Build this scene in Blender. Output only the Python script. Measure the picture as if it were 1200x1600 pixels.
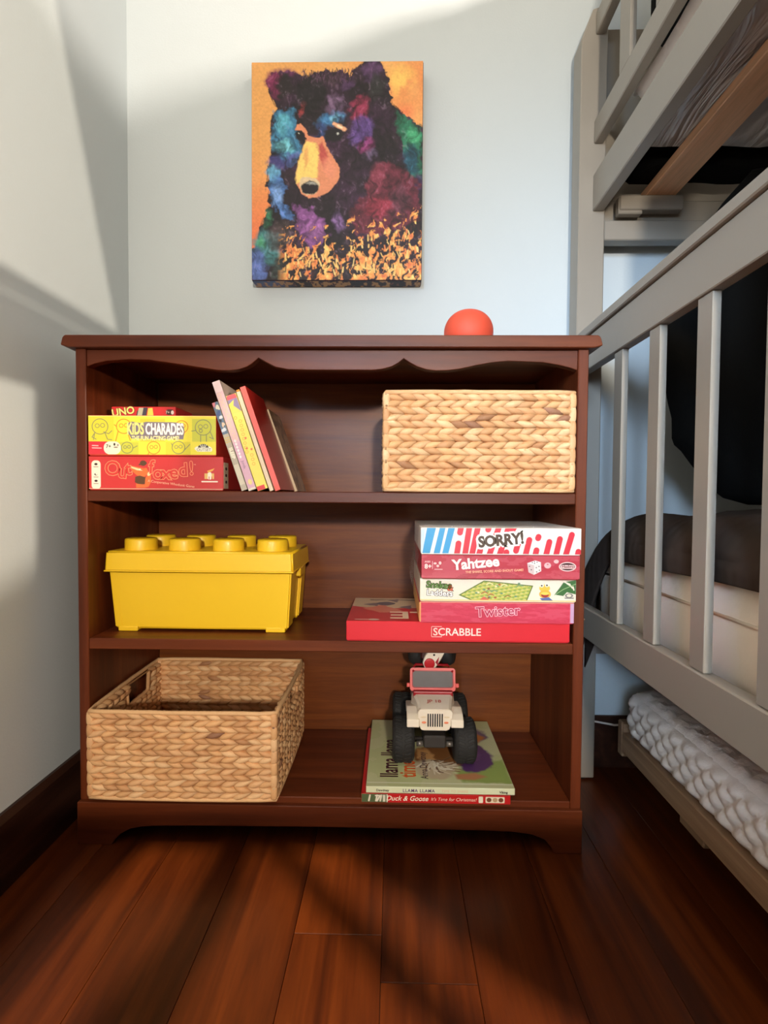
import bpy, bmesh, math, random
import numpy as np
from mathutils import Vector, Matrix, Euler
for o in list(bpy.data.objects): bpy.data.objects.remove(o)
SC = bpy.context.scene; COL = SC.collection
PI = math.pi

# ---------------------------------------------------------------- camera
_f, _yaw, _pitch, _roll = 801.93, .0189, -.0305, .0068
F = Vector((-math.sin(_yaw)*math.cos(_pitch), math.cos(_yaw)*math.cos(_pitch), math.sin(_pitch)))
R = Vector((math.cos(_yaw), math.sin(_yaw), 0)); U = R.cross(F)
R2 = R*math.cos(_roll)+U*math.sin(_roll); U2 = R2.cross(F)
cam = bpy.data.cameras.new('camera'); camo = bpy.data.objects.new('camera', cam); COL.objects.link(camo)
camo.matrix_world = Matrix(((R2.x, U2.x, -F.x, .1158), (R2.y, U2.y, -F.y, -.9188), (R2.z, U2.z, -F.z, .6395), (0, 0, 0, 1)))
cam.sensor_fit = 'VERTICAL'; cam.sensor_height = 36; cam.lens = 36*_f/1600; cam.clip_start = .02
SC.camera = camo

# ---------------------------------------------------------------- light, world, exposure
SC.view_settings.view_transform = 'Standard'; SC.view_settings.look = 'None'
SC.view_settings.gamma = 1; SC.view_settings.use_curve_mapping = False
SC.view_settings.exposure = -0.18
SC.cycles.use_denoising = True; SC.cycles.max_bounces = 8; SC.cycles.sample_clamp_indirect = 6
W = bpy.data.worlds.new('world'); SC.world = W; W.use_nodes = True
W.node_tree.nodes['Background'].inputs[0].default_value = (.8, .9, 1, 1)
W.node_tree.nodes['Background'].inputs[1].default_value = .3

def area(name, loc, target, size, power, color, sy=None):
    l = bpy.data.lights.new(name, 'AREA'); l.energy = power; l.color = color; l.size = size
    if sy: l.shape = 'RECTANGLE'; l.size_y = sy
    o = bpy.data.objects.new(name, l); COL.objects.link(o); o.location = loc
    o.rotation_euler = (Vector(target)-Vector(loc)).to_track_quat('-Z', 'Y').to_euler()
    return o
area('room_lamp', (.40, -2.7, 1.15), (0, 0, .6), .12, 60, (1, .88, .73))
area('bunk_side_lamp', (1.42, -1.95, 2.12), (-.1, .3, 1.6), .08, 78, (1, .86, .74))
def spot(name, loc, target, power, color, ang, blend, r):
    l = bpy.data.lights.new(name, 'SPOT'); l.energy = power; l.color = color; l.spot_size = math.radians(ang); l.spot_blend = blend; l.shadow_soft_size = r
    o = bpy.data.objects.new(name, l); COL.objects.link(o); o.location = loc; o.rotation_euler = (Vector(target)-Vector(loc)).to_track_quat('-Z', 'Y').to_euler(); return o
spot('bedside_spot', (1.50, -1.72, .98), (-.518, -.50, 1.22), 230, (1, .84, .66), 38, .18, .010)
wl = area('window_light', (-.42, -2.6, 1.3), (.55, .3, .80), .5, 5, (.56, .75, 1), .7); wl.data.spread = math.radians(32)

# ---------------------------------------------------------------- helpers
def lin(c):
    out = []
    for v in c[:3]:
        v = v/255; out.append(v/12.92 if v <= .04045 else ((v+.055)/1.055)**2.4)
    return (*out, 1)
class NT:
    def __init__(s, name):
        s.m = bpy.data.materials.new(name); s.m.use_nodes = True; s.t = s.m.node_tree
        s.b = s.t.nodes['Principled BSDF']
    def n(s, kind, **kw):
        nd = s.t.nodes.new('ShaderNode'+kind)
        for k, v in kw.items():
            if isinstance(k, str) and k.startswith('i_'):
                key = k[2:].replace('_', ' ')
                nd.inputs[int(key) if key.isdigit() else key].default_value = v
            else: setattr(nd, k, v)
        return nd
    def l(s, a, b): s.t.links.new(a, b)
def mat(name, c, rough=.5, metal=0, bump=0, bscale=60, var=0, vscale=8, coat=0, spec=.5, sheen=0, stretch=(1, 1, 1), **kw):
    n = NT(name); b = n.b
    b.inputs['Base Color'].default_value = lin(c); b.inputs['Roughness'].default_value = rough
    b.inputs['Metallic'].default_value = metal; b.inputs['Coat Weight'].default_value = coat
    b.inputs['Specular IOR Level'].default_value = spec; b.inputs['Sheen Weight'].default_value = sheen
    tc = n.n('TexCoord'); mp = n.n('Mapping'); mp.inputs['Scale'].default_value = stretch; n.l(tc.outputs['Object'], mp.inputs['Vector'])
    no = n.n('TexNoise'); no.inputs['Scale'].default_value = vscale; no.inputs['Detail'].default_value = 4
    n.l(mp.outputs[0], no.inputs['Vector'])
    mx = n.n('MixRGB', blend_type='MIX'); k = max(var, .02)
    lo = [max(0, v*(1-k)) for v in lin(c)[:3]]; hi = [min(1, v*(1+k)) for v in lin(c)[:3]]
    mx.inputs[1].default_value = (*lo, 1); mx.inputs[2].default_value = (*hi, 1)
    n.l(no.outputs['Fac'], mx.inputs[0]); n.l(mx.outputs[0], b.inputs['Base Color'])
    if bump:
        n2 = n.n('TexNoise'); n2.inputs['Scale'].default_value = bscale; n2.inputs['Detail'].default_value = 3
        n.l(mp.outputs[0], n2.inputs['Vector'])
        bp = n.n('Bump'); bp.inputs['Strength'].default_value = bump; bp.inputs['Distance'].default_value = .004
        n.l(n2.outputs['Fac'], bp.inputs['Height']); n.l(bp.outputs[0], b.inputs['Normal'])
    return n.m
def wood(name, c1, c2, c3, axis, rough=.45, scale=1.0, coat=.05, spec=.3):
    n = NT(name); b = n.b; tc = n.n('TexCoord'); mp = n.n('Mapping')
    s = [14*scale]*3; s['XYZ'.index(axis)] = .9*scale; mp.inputs['Scale'].default_value = s
    n.l(tc.outputs['Object'], mp.inputs['Vector'])
    oi = n.n('ObjectInfo'); ad = n.n('VectorMath', operation='ADD'); ml = n.n('VectorMath', operation='SCALE'); ml.inputs['Scale'].default_value = 37
    cb = n.n('CombineXYZ'); n.l(oi.outputs['Random'], cb.inputs[0]); n.l(oi.outputs['Random'], cb.inputs[1]); n.l(oi.outputs['Random'], cb.inputs[2])
    n.l(cb.outputs[0], ml.inputs[0]); n.l(mp.outputs[0], ad.inputs[0]); n.l(ml.outputs[0], ad.inputs[1])
    a = n.n('TexNoise'); a.inputs['Scale'].default_value = 1.3; a.inputs['Detail'].default_value = 6; a.inputs['Distortion'].default_value = 1.2
    n.l(ad.outputs[0], a.inputs['Vector'])
    f = n.n('TexNoise'); f.inputs['Scale'].default_value = 9; f.inputs['Detail'].default_value = 8; f.inputs['Roughness'].default_value = .7
    n.l(ad.outputs[0], f.inputs['Vector'])
    r = n.n('ValToRGB'); e = r.color_ramp.elements
    e[0].position = .3; e[0].color = lin(c1); e[1].position = .72; e[1].color = lin(c3); m = e.new(.5); m.color = lin(c2)
    n.l(a.outputs['Fac'], r.inputs[0])
    mx = n.n('MixRGB', blend_type='MULTIPLY'); mx.inputs[0].default_value = .38
    r2 = n.n('ValToRGB'); e = r2.color_ramp.elements; e[0].position = .35; e[0].color = (.45, .45, .45, 1); e[1].position = .62; e[1].color = (1, 1, 1, 1)
    n.l(f.outputs['Fac'], r2.inputs[0]); n.l(r.outputs[0], mx.inputs[1]); n.l(r2.outputs[0], mx.inputs[2])
    hs = n.n('HueSaturation'); mr = n.n('MapRange'); mr.inputs[3].default_value = .82; mr.inputs[4].default_value = 1.15
    n.l(oi.outputs['Random'], mr.inputs[0]); n.l(mr.outputs[0], hs.inputs['Value']); n.l(mx.outputs[0], hs.inputs['Color'])
    n.l(hs.outputs[0], b.inputs['Base Color'])
    bp = n.n('Bump'); bp.inputs['Strength'].default_value = .12; bp.inputs['Distance'].default_value = .002
    n.l(f.outputs['Fac'], bp.inputs['Height']); n.l(bp.outputs[0], b.inputs['Normal'])
    b.inputs['Roughness'].default_value = rough; b.inputs['Coat Weight'].default_value = coat; b.inputs['Coat Roughness'].default_value = .25
    b.inputs['Specular IOR Level'].default_value = spec
    return n.m
def vmat(name, rough=.45, coat=0, bump=0, bscale=300):
    n = NT(name); a = n.n('VertexColor', layer_name='Col')
    no = n.n('TexNoise'); no.inputs['Scale'].default_value = bscale; tc = n.n('TexCoord'); n.l(tc.outputs['Object'], no.inputs['Vector'])
    mx = n.n('MixRGB', blend_type='MULTIPLY'); mx.inputs[0].default_value = .12
    n.l(a.outputs['Color'], mx.inputs[1]); n.l(no.outputs['Fac'], mx.inputs[2]); n.l(mx.outputs[0], n.b.inputs['Base Color'])
    n.b.inputs['Roughness'].default_value = rough; n.b.inputs['Coat Weight'].default_value = coat
    if bump:
        bp = n.n('Bump'); bp.inputs['Strength'].default_value = bump; bp.inputs['Distance'].default_value = .001
        n.l(no.outputs['Fac'], bp.inputs['Height']); n.l(bp.outputs[0], n.b.inputs['Normal'])
    return n.m

class MB:
    """collects shapes into one mesh"""
    def __init__(s): s.v = []; s.f = []; s.sm = []
    def add(s, vs, fs, M=None, smooth=False):
        k = len(s.v)
        s.v += [tuple(M @ Vector(p)) if M is not None else tuple(p) for p in vs]
        s.f += [tuple(i+k for i in f) for f in fs]; s.sm += [smooth]*len(fs); return s
    def bm(s, bm, M=None, smooth=False):
        bm.verts.index_update()
        if smooth == 'auto':
            big = max(f.calc_area() for f in bm.faces)*.02; k = len(s.v)
            s.v += [tuple(M @ v.co) if M is not None else v.co[:] for v in bm.verts]
            for f in bm.faces: s.f.append(tuple(v.index+k for v in f.verts)); s.sm.append(f.calc_area() < big)
            bm.free(); return s
        s.add([v.co[:] for v in bm.verts], [[v.index for v in f.verts] for f in bm.faces], M, smooth); bm.free(); return s
    def box(s, x0, x1, y0, y1, z0, z1, bev=0, seg=1, M=None, smooth=False):
        bm = bmesh.new(); bmesh.ops.create_cube(bm, size=1)
        for v in bm.verts: v.co = Vector(((x0+x1)/2+v.co.x*(x1-x0), (y0+y1)/2+v.co.y*(y1-y0), (z0+z1)/2+v.co.z*(z1-z0)))
        if bev: bmesh.ops.bevel(bm, geom=bm.edges[:], offset=bev, segments=seg, affect='EDGES', profile=.5)
        return s.bm(bm, M, smooth)
    def prism(s, pts, a0, a1, axis='y', M=None, bev=0):
        """pts: polygon in the other two axes (x,z | y,z | x,y)"""
        bm = bmesh.new()
        def P(p, a): return {'y': (p[0], a, p[1]), 'x': (a, p[0], p[1]), 'z': (p[0], p[1], a)}[axis]
        A = [bm.verts.new(P(p, a0)) for p in pts]; B = [bm.verts.new(P(p, a1)) for p in pts]; n = len(pts)
        bm.faces.new(A); bm.faces.new(B[::-1])
        for i in range(n): bm.faces.new((A[i], B[i], B[(i+1) % n], A[(i+1) % n]))
        bmesh.ops.recalc_face_normals(bm, faces=bm.faces[:])
        if bev: bmesh.ops.bevel(bm, geom=bm.edges[:], offset=bev, segments=1, affect='EDGES')
        return s.bm(bm, M)
    def lathe(s, prof, n=24, M=None, smooth=True, cap=True):
        """prof: (r,z) list about z"""
        vs = []; fs = []
        for r, z in prof:
            for i in range(n): a = 2*PI*i/n; vs.append((r*math.cos(a), r*math.sin(a), z))
        for j in range(len(prof)-1):
            for i in range(n): fs.append((j*n+i, j*n+(i+1) % n, (j+1)*n+(i+1) % n, (j+1)*n+i))
        if cap: fs.append(tuple(range(n-1, -1, -1))); fs.append(tuple((len(prof)-1)*n+i for i in range(n)))
        return s.add(vs, fs, M, smooth)
    def tube(s, path, r, n=8, closed=False, M=None):
        P = [Vector(p) for p in path]; m = len(P); vs = []; fs = []
        up = Vector((0, 0, 1))
        for i, p in enumerate(P):
            a = P[(i-1) % m] if (closed or i) else P[0]; b = P[(i+1) % m] if (closed or i < m-1) else P[-1]
            t = (b-a).normalized(); u = t.cross(up)
            if u.length < .05: u = t.cross(Vector((1, 0, 0)))
            u.normalize(); w = u.cross(t); rr = r[i] if isinstance(r, (list, tuple)) else r
            for k in range(n): c = 2*PI*k/n; vs.append(p+u*math.cos(c)*rr+w*math.sin(c)*rr)
        for i in range(m if closed else m-1):
            for k in range(n):
                fs.append((i*n+k, i*n+(k+1) % n, ((i+1) % m)*n+(k+1) % n, ((i+1) % m)*n+k))
        if not closed: fs.append(tuple(range(n-1, -1, -1))); fs.append(tuple((m-1)*n+k for k in range(n)))
        return s.add([v[:] for v in vs], fs, M, True)
    def ell(s, c, r, nu=16, nv=10, M=None, e=2.0):
        vs = [(c[0], c[1], c[2]-r[2])]; fs = []
        def sp(x): return math.copysign(abs(x)**(2/e), x)
        for j in range(1, nv):
            a = -PI/2+PI*j/nv
            for i in range(nu):
                b = 2*PI*i/nu; ca = sp(math.cos(a))
                vs.append((c[0]+r[0]*ca*sp(math.cos(b)), c[1]+r[1]*ca*sp(math.sin(b)), c[2]+r[2]*sp(math.sin(a))))
        vs.append((c[0], c[1], c[2]+r[2])); T = len(vs)-1
        for i in range(nu):
            fs.append((0, 1+(i+1) % nu, 1+i)); fs.append((T, T-nu+i, T-nu+(i+1) % nu))
        for j in range(nv-2):
            for i in range(nu): a = 1+j*nu; fs.append((a+i, a+(i+1) % nu, a+nu+(i+1) % nu, a+nu+i))
        return s.add(vs, fs, M, True)
    def build(s, name, m, parent=None, colors=None):
        me = bpy.data.meshes.new(name); me.from_pydata([tuple(v) for v in s.v], [], s.f); me.update()
        me.polygons.foreach_set('use_smooth', s.sm)
        if m: me.materials.append(m)
        if colors is not None:
            ca = me.color_attributes.new('Col', 'FLOAT_COLOR', 'POINT'); ca.data.foreach_set('color', np.asarray(colors, dtype=np.float32).ravel())
        o = bpy.data.objects.new(name, me); COL.objects.link(o)
        if parent: o.parent = parent
        return o
def tag(o, label=None, cat=None, group=None, kind=None):
    if label: o['label'] = label
    if cat: o['category'] = cat
    if group: o['group'] = group
    if kind: o['kind'] = kind
    return o
def thing(name, label, cat, loc=(0, 0, 0), rot=(0, 0, 0), group=None):
    o = bpy.data.objects.new(name, None); o.empty_display_size = .05; COL.objects.link(o); o.location = loc; o.rotation_euler = rot
    return tag(o, label, cat, group)
def grid(name, u0, du, dv, nrm, nu, nv, m, parent, cols=None, lift=0.0):
    """flat printed panel: origin corner u0 (3d), du,dv 3d edge vectors"""
    i, j = np.meshgrid(np.arange(nu+1), np.arange(nv+1)); a = (i/nu)[..., None]; b = (j/nv)[..., None]
    P = np.array(u0)+a*np.array(du)+b*np.array(dv)+np.array(nrm)*lift
    me = bpy.data.meshes.new(name); vs = P.reshape(-1, 3)
    q = (j*(nu+1)+i)[:-1, :-1].ravel(); f = np.stack([q, q+1, q+nu+2, q+nu+1], 1)
    me.vertices.add(len(vs)); me.vertices.foreach_set('co', vs.astype(np.float32).ravel())
    me.loops.add(f.size); me.loops.foreach_set('vertex_index', f.ravel().astype(np.int32))
    me.polygons.add(len(f)); me.polygons.foreach_set('loop_start', (np.arange(len(f))*4).astype(np.int32))
    try: me.polygons.foreach_set('loop_total', np.full(len(f), 4, np.int32))
    except Exception: pass
    me.update(calc_edges=True); me.materials.append(m)
    if cols is not None:
        ca = me.color_attributes.new('Col', 'FLOAT_COLOR', 'POINT')
        c = np.concatenate([cols, np.ones(cols.shape[:2]+(1,))], 2); ca.data.foreach_set('color', c.astype(np.float32).ravel())
    o = bpy.data.objects.new(name, me); COL.objects.link(o)
    if parent: o.parent = parent
    return o

# numpy painter for flat prints: units W x H, origin top-left, y down
RNG = np.random.RandomState(5)
def vnoise(x, y, seed=0):
    xi = np.floor(x).astype(int); yi = np.floor(y).astype(int); fx = x-xi; fy = y-yi
    def h(a, b):
        n = (a*374761393+b*668265263+seed*1274126177) & 0x7fffffff
        n = ((n ^ (n >> 13))*1274126177) & 0x7fffffff
        return ((n ^ (n >> 16)) & 0xffff)/65535.
    fx = fx*fx*(3-2*fx); fy = fy*fy*(3-2*fy)
    return (h(xi, yi)*(1-fx)+h(xi+1, yi)*fx)*(1-fy)+(h(xi, yi+1)*(1-fx)+h(xi+1, yi+1)*fx)*fy
def fbm(x, y, o=4, seed=0):
    s = 0; a = .5
    for k in range(o): s = s+a*vnoise(x*2**k, y*2**k, seed+k); a *= .5
    return s/(1-.5**o)
class Art:
    def __init__(s, W, H, n, bg):
        s.W, s.H = W, H; s.nu = n; s.nv = max(2, round(n*H/W))
        s.X, s.Y = np.meshgrid(np.linspace(0, W, s.nu+1), np.linspace(0, H, s.nv+1)); s.px = W/n
        s.C = np.empty(s.X.shape+(3,)); s.C[:] = lin(bg)[:3]
        s.dx = 0; s.dy = 0
    def warp(s, amp, scale, seed=0):
        s.dx = (fbm(s.X/scale, s.Y/scale, 4, seed)-.5)*2*amp; s.dy = (fbm(s.X/scale+9, s.Y/scale+5, 4, seed+7)-.5)*2*amp
    def fill(s, a, c):
        a = np.clip(a, 0, 1)[..., None]; c = np.array(c) if np.ndim(c) == 3 else np.array(lin(c)[:3]); s.C = s.C*(1-a)+c*a
    def sd_poly(s, P):
        x = s.X+s.dx; y = s.Y+s.dy; ins = np.zeros(x.shape, bool); d = np.full(x.shape, 1e9)
        for i in range(len(P)):
            x0, y0 = P[i]; x1, y1 = P[(i+1) % len(P)]
            ex, ey = x1-x0, y1-y0; t = np.clip(((x-x0)*ex+(y-y0)*ey)/(ex*ex+ey*ey+1e-9), 0, 1)
            d = np.minimum(d, np.hypot(x-x0-t*ex, y-y0-t*ey))
            if y0 != y1: ins ^= ((y0 > y) != (y1 > y)) & (x < (x1-x0)*(y-y0)/(y1-y0)+x0)
        return np.where(ins, -d, d)
    def poly(s, P, c, soft=None): s.fill(.5-s.sd_poly(P)/(soft or s.px), c)
    def ell(s, cx, cy, rx, ry, c, soft=None, rot=0, ring=0, op=1):
        x = s.X+s.dx-cx; y = s.Y+s.dy-cy; ca, sa = math.cos(rot), math.sin(rot); u = x*ca+y*sa; v = -x*sa+y*ca
        d = (np.hypot(u/rx, v/ry)-1)*min(rx, ry)
        if ring: d = abs(d)-ring
        s.fill(op*np.clip(.5-d/(soft or s.px), 0, 1), c)
    def cap(s, x0, y0, x1, y1, r, c, soft=None):
        x = s.X+s.dx; y = s.Y+s.dy; ex, ey = x1-x0, y1-y0; t = np.clip(((x-x0)*ex+(y-y0)*ey)/(ex*ex+ey*ey+1e-9), 0, 1)
        s.fill(.5-(np.hypot(x-x0-t*ex, y-y0-t*ey)-r)/(soft or s.px), c)
    def line(s, pts, r, c):
        for (a, b) in zip(pts, pts[1:]): s.cap(*a, *b, r, c)
    def rect(s, x0, y0, x1, y1, c, r=0):
        q = np.hypot(np.maximum(abs(s.X-(x0+x1)/2)-(x1-x0)/2+r, 0), np.maximum(abs(s.Y-(y0+y1)/2)-(y1-y0)/2+r, 0))-r
        if r == 0: q = np.maximum(abs(s.X-(x0+x1)/2)-(x1-x0)/2, abs(s.Y-(y0+y1)/2)-(y1-y0)/2)
        s.fill(.5-q/s.px, c)
    def front(s, name, x0, z1, w, h, y, m, parent):   # faces -y
        return grid(name, (x0, y, z1), (w, 0, 0), (0, 0, -h), (0, -1, 0), s.nu, s.nv, m, parent, s.C)
    def top(s, name, x0, y1, w, d, z, m, parent):     # faces +z, art top at far side
        return grid(name, (x0, y1, z), (w, 0, 0), (0, -d, 0), (0, 0, 1), s.nu, s.nv, m, parent, s.C)

_tc = {}
def text(st, size, org, m, parent, u=(1, 0, 0), v=(0, 0, 1), nrm=(0, -1, 0), bold=0., shear=0., sx=1., rot=0., align='CENTER', lift=.0006, ext=.0, name='lettering', spacing=1., curve=0., fit=None):
    key = (st, round(bold, 4), shear, align, spacing)
    if key not in _tc:
        c = bpy.data.curves.new('t', 'FONT'); c.body = st; c.size = 1; c.align_x = align; c.align_y = 'CENTER'
        c.offset = bold; c.shear = shear; c.space_character = spacing; c.resolution_u = 3; c.fill_mode = 'BOTH'
        ob = bpy.data.objects.new('t', c); me = bpy.data.meshes.new_from_object(ob)
        _tc[key] = ([v.co[:] for v in me.vertices], [tuple(p.vertices) for p in me.polygons])
        bpy.data.objects.remove(ob); bpy.data.curves.remove(c); bpy.data.meshes.remove(me)
    vs, fs = _tc[key]; uu, vv, nn, oo = Vector(u), Vector(v), Vector(nrm), Vector(org)
    ca, sa = math.cos(rot), math.sin(rot); P = []
    if fit: sx = fit/size/(max(p[0] for p in vs)-min(p[0] for p in vs))
    for x, y, z in vs:
        x *= size*sx; y *= size; y += curve*x*x
        P.append(oo+uu*(x*ca-y*sa)+vv*(x*sa+y*ca)+nn*lift)
    b = MB(); b.add([p[:] for p in P], fs); return b.build(name, m, parent)

# ---------------------------------------------------------------- materials
cherry = ((78, 31, 12), (98, 43, 18), (116, 56, 26))
M_wx = wood('dark_cherry_along_x', *cherry, 'X'); M_wz = wood('dark_cherry_along_z', *cherry, 'Z')
M_back = wood('dark_cherry_plywood', (88, 41, 8), (104, 51, 11), (118, 62, 17), 'X', rough=.45, scale=1.6, coat=.1)
M_wy = wood('cherry_board_along_y', (236, 178, 136), (246, 194, 152), (250, 206, 168), 'Y', rough=.55, coat=0)
M_floor = wood('reddish_hardwood', (64, 25, 6), (88, 38, 9), (108, 50, 14), 'Y', rough=.36, scale=1.3, coat=.2)
M_base = wood('dark_baseboard_wood', (40, 22, 15), (62, 36, 25), (84, 52, 38), 'Y', rough=.4)
M_wall = mat('pale_grey_wall_paint', (196, 205, 208), .75, bump=.06, bscale=220, var=.02, vscale=3)
M_ceil = mat('white_ceiling_paint', (200, 200, 196), .85)
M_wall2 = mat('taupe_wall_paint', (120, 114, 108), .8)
M_grey = mat('grey_bed_paint', (146, 139, 128), .42, bump=.03, bscale=120, var=.04)
M_black = mat('black_fabric', (7, 7, 6), .95, bump=.3, bscale=140, spec=.15)
M_dark = mat('dark_gap', (14, 12, 11), .9)

# ---------------------------------------------------------------- the room
XW, YW, XR_, YB, ZC = -.518, .305, 1.72, -3.3, 2.5
def struct(name, mb, m, parent=None): o = mb.build(name, m, parent); return tag(o, kind='structure') if not parent else o
struct('wall_back', MB().box(XW-.1, XR_+.1, YW, YW+.1, -.05, ZC+.05), M_wall)
struct('wall_left', MB().box(XW-.1, XW, YB-.1, YW, -.05, ZC+.05), M_wall)
struct('wall_right', MB().box(XR_, XR_+.1, YB-.1, YW, -.05, ZC+.05), M_wall2)
struct('wall_front', MB().box(XW, XR_, YB-.1, YB, -.05, ZC+.05), M_wall2)
struct('ceiling', MB().box(XW, XR_, YB, YW, ZC, ZC+.05), M_ceil)
floor = struct('floor', MB().box(XW, XR_, YB, YW, -.05, -.012), M_dark)
random.seed(11)
px0 = -.5395; k = 0
while px0 < XR_:
    x0 = max(px0+.0003, XW+.0005); x1 = min(px0+.1285-.0003, XR_-.0005)
    y = YB; first = True
    cuts = [YB]; yy = YB+random.uniform(.3, 1.0)
    while yy < YW-.2: cuts.append(yy); yy += random.uniform(.75, 1.25)
    if abs(px0-.103) < .01: cuts = [YB, -2.2, -1.2, -.2625]
    cuts.append(YW)
    if x1-x0 > .02:
        for a, b_ in zip(cuts, cuts[1:]):
            bx = MB().box(x0, x1, a+.0003, b_-.0003, -.012, 0, .0006)
            bx.build('plank', M_floor, floor)
    px0 += .1285; k += 1
for nm, bx in (('baseboard_left', MB().prism([(XW, 0), (XW+.014, 0), (XW+.014, .112), (XW+.006, .122), (XW, .122)], YB, YW-.016, 'y')),
               ('baseboard_right', MB().prism([(XR_, 0), (XR_-.014, 0), (XR_-.014, .112), (XR_-.006, .122), (XR_, .122)], YB, YW-.016, 'y')),
               ('baseboard_back', MB().prism([(YW, 0), (YW-.014, 0), (YW-.014, .112), (YW-.006, .12), (YW, .12)], XW+.014, XR_-.014, 'x'))):
    struct(nm, bx, M_base)

# ---------------------------------------------------------------- bookcase
XL, XR, T, D = -.458, .458, .0185, .285
IL, IR = XL+T, XR-T
bc = thing('bookcase', 'dark cherry wooden bookcase with scalloped valance and three open levels', 'bookcase', (0, 0, 0))
for a, b_ in ((XL, IL), (IR, XR)): MB().box(a, b_, 0, D, 0, .904, .0015).build('side_panel', M_wz, bc)
MB().prism([(-.4775, .9045), (-.474, .918), (-.470, .922), (.470, .922), (.474, .918), (.4775, .9045), (.464, .9005), (-.464, .9005)], -.012, .292, 'y', bev=.0015).build('top_board', M_wx, bc)
val = [(-.4395, .8700), (-.425, .8755), (-.4028, .8805), (-.36, .8832), (-.326, .8823), (-.285, .8765), (-.2484, .8711), (-.2021, .8640), (-.18, .8637), (-.164, .8655), (-.150, .870), (-.1409, .8752), (-.1282, .8861),
       (-.1160, .8790), (-.098, .8700), (-.0753, .8657), (-.045, .8650), (.0, .8648), (.0784, .8649), (.095, .867), (.1103, .8712), (.122, .8775), (.1318, .8854), (.142, .8785), (.1559, .8712), (.172, .866), (.1878, .864), (.21, .8645), (.2333, .8675), (.26, .8735),
       (.2876, .8785), (.3164, .881), (.3464, .8802), (.378, .879), (.4051, .8746), (.425, .870), (.4395, .8650)]
MB().prism(val+[(.4395, .9004), (-.4395, .9004)], .004, .021, 'y', bev=.0008).build('valance', M_wx, bc)
for zt in (.647, .377): MB().box(IL, IR, .001, D-.008, zt-.020, zt, .0015).build('shelf', M_wx, bc)
MB().box(IL, IR, .001, D-.008, .0685, .0885, .0015).build('bottom_shelf', M_wx, bc)
apr = [(XL, 0), (-.3945, 0), (-.388, .010), (-.3783, .0205), (-.3605, .0302), (-.340, .0345), (-.3191, .0362), (-.25, .038), (-.0139, .0402), (.28, .0392), (.3335, .0378), (.3681, .0335), (.3912, .0248), (.402, .012), (.4075, 0), (XR, 0), (XR, .078), (XL, .078)]
MB().prism(apr, -.010, -.0002, 'y', bev=.0012).build('base_apron', M_wx, bc)
MB().box(IL+.0025, IR, D-.007, D, .03, .9, .0005).build('back_panel', M_back, bc)

# ---------------------------------------------------------------- woven baskets
PAL = [lin(c)[:3] for c in ((232, 180, 126), (236, 188, 136), (222, 168, 116), (228, 176, 122), (240, 196, 146), (214, 160, 110), (230, 180, 130))]
DARKS = [lin(c)[:3] for c in ((172, 122, 84), (186, 134, 90), (160, 114, 86))]
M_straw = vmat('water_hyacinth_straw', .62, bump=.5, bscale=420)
M_core = mat('straw_core', (186, 138, 90), .8, bump=.3)
def lobe(out, cols, c, du, n, L, w, t, ang, col):
    """leaf shaped swelling: centre c, along du (unit, horizontal), normal n"""
    ca, sa = math.cos(ang), math.sin(ang); A = du*ca+Vector((0, 0, 1))*sa; B = -du*sa+Vector((0, 0, 1))*ca
    k = len(out.v); ns = 7; nr = 8; vs = []
    for i in range(ns+1):
        q = i/ns; r = math.sin(PI*min(1, max(0, .04+.92*q)))**.74; r *= (1.12-.36*q)
        for j in range(nr):
            a = 2*PI*j/nr; tw = (q-.5)*.5
            vs.append(c+A*(q-.5)*L+B*(math.cos(a+tw)*w*.5*r)+n*(math.sin(a+tw)*t*.5*r+.0*q))
    fs = [(i*nr+j, i*nr+(j+1) % nr, (i+1)*nr+(j+1) % nr, (i+1)*nr+j) for i in range(ns) for j in range(nr)]
    fs += [tuple(range(nr-1, -1, -1)), tuple(ns*nr+j for j in range(nr))]
    out.add([v[:] for v in vs], fs, None, True)
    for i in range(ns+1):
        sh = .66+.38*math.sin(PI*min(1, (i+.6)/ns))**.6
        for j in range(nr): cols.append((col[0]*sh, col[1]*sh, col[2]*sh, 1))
def strand(mb, cols, path, r, col, n=7):
    k = len(mb.v); mb.tube(path, r, n)
    cols += [(*col, 1)]*(len(mb.v)-k)
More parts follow.
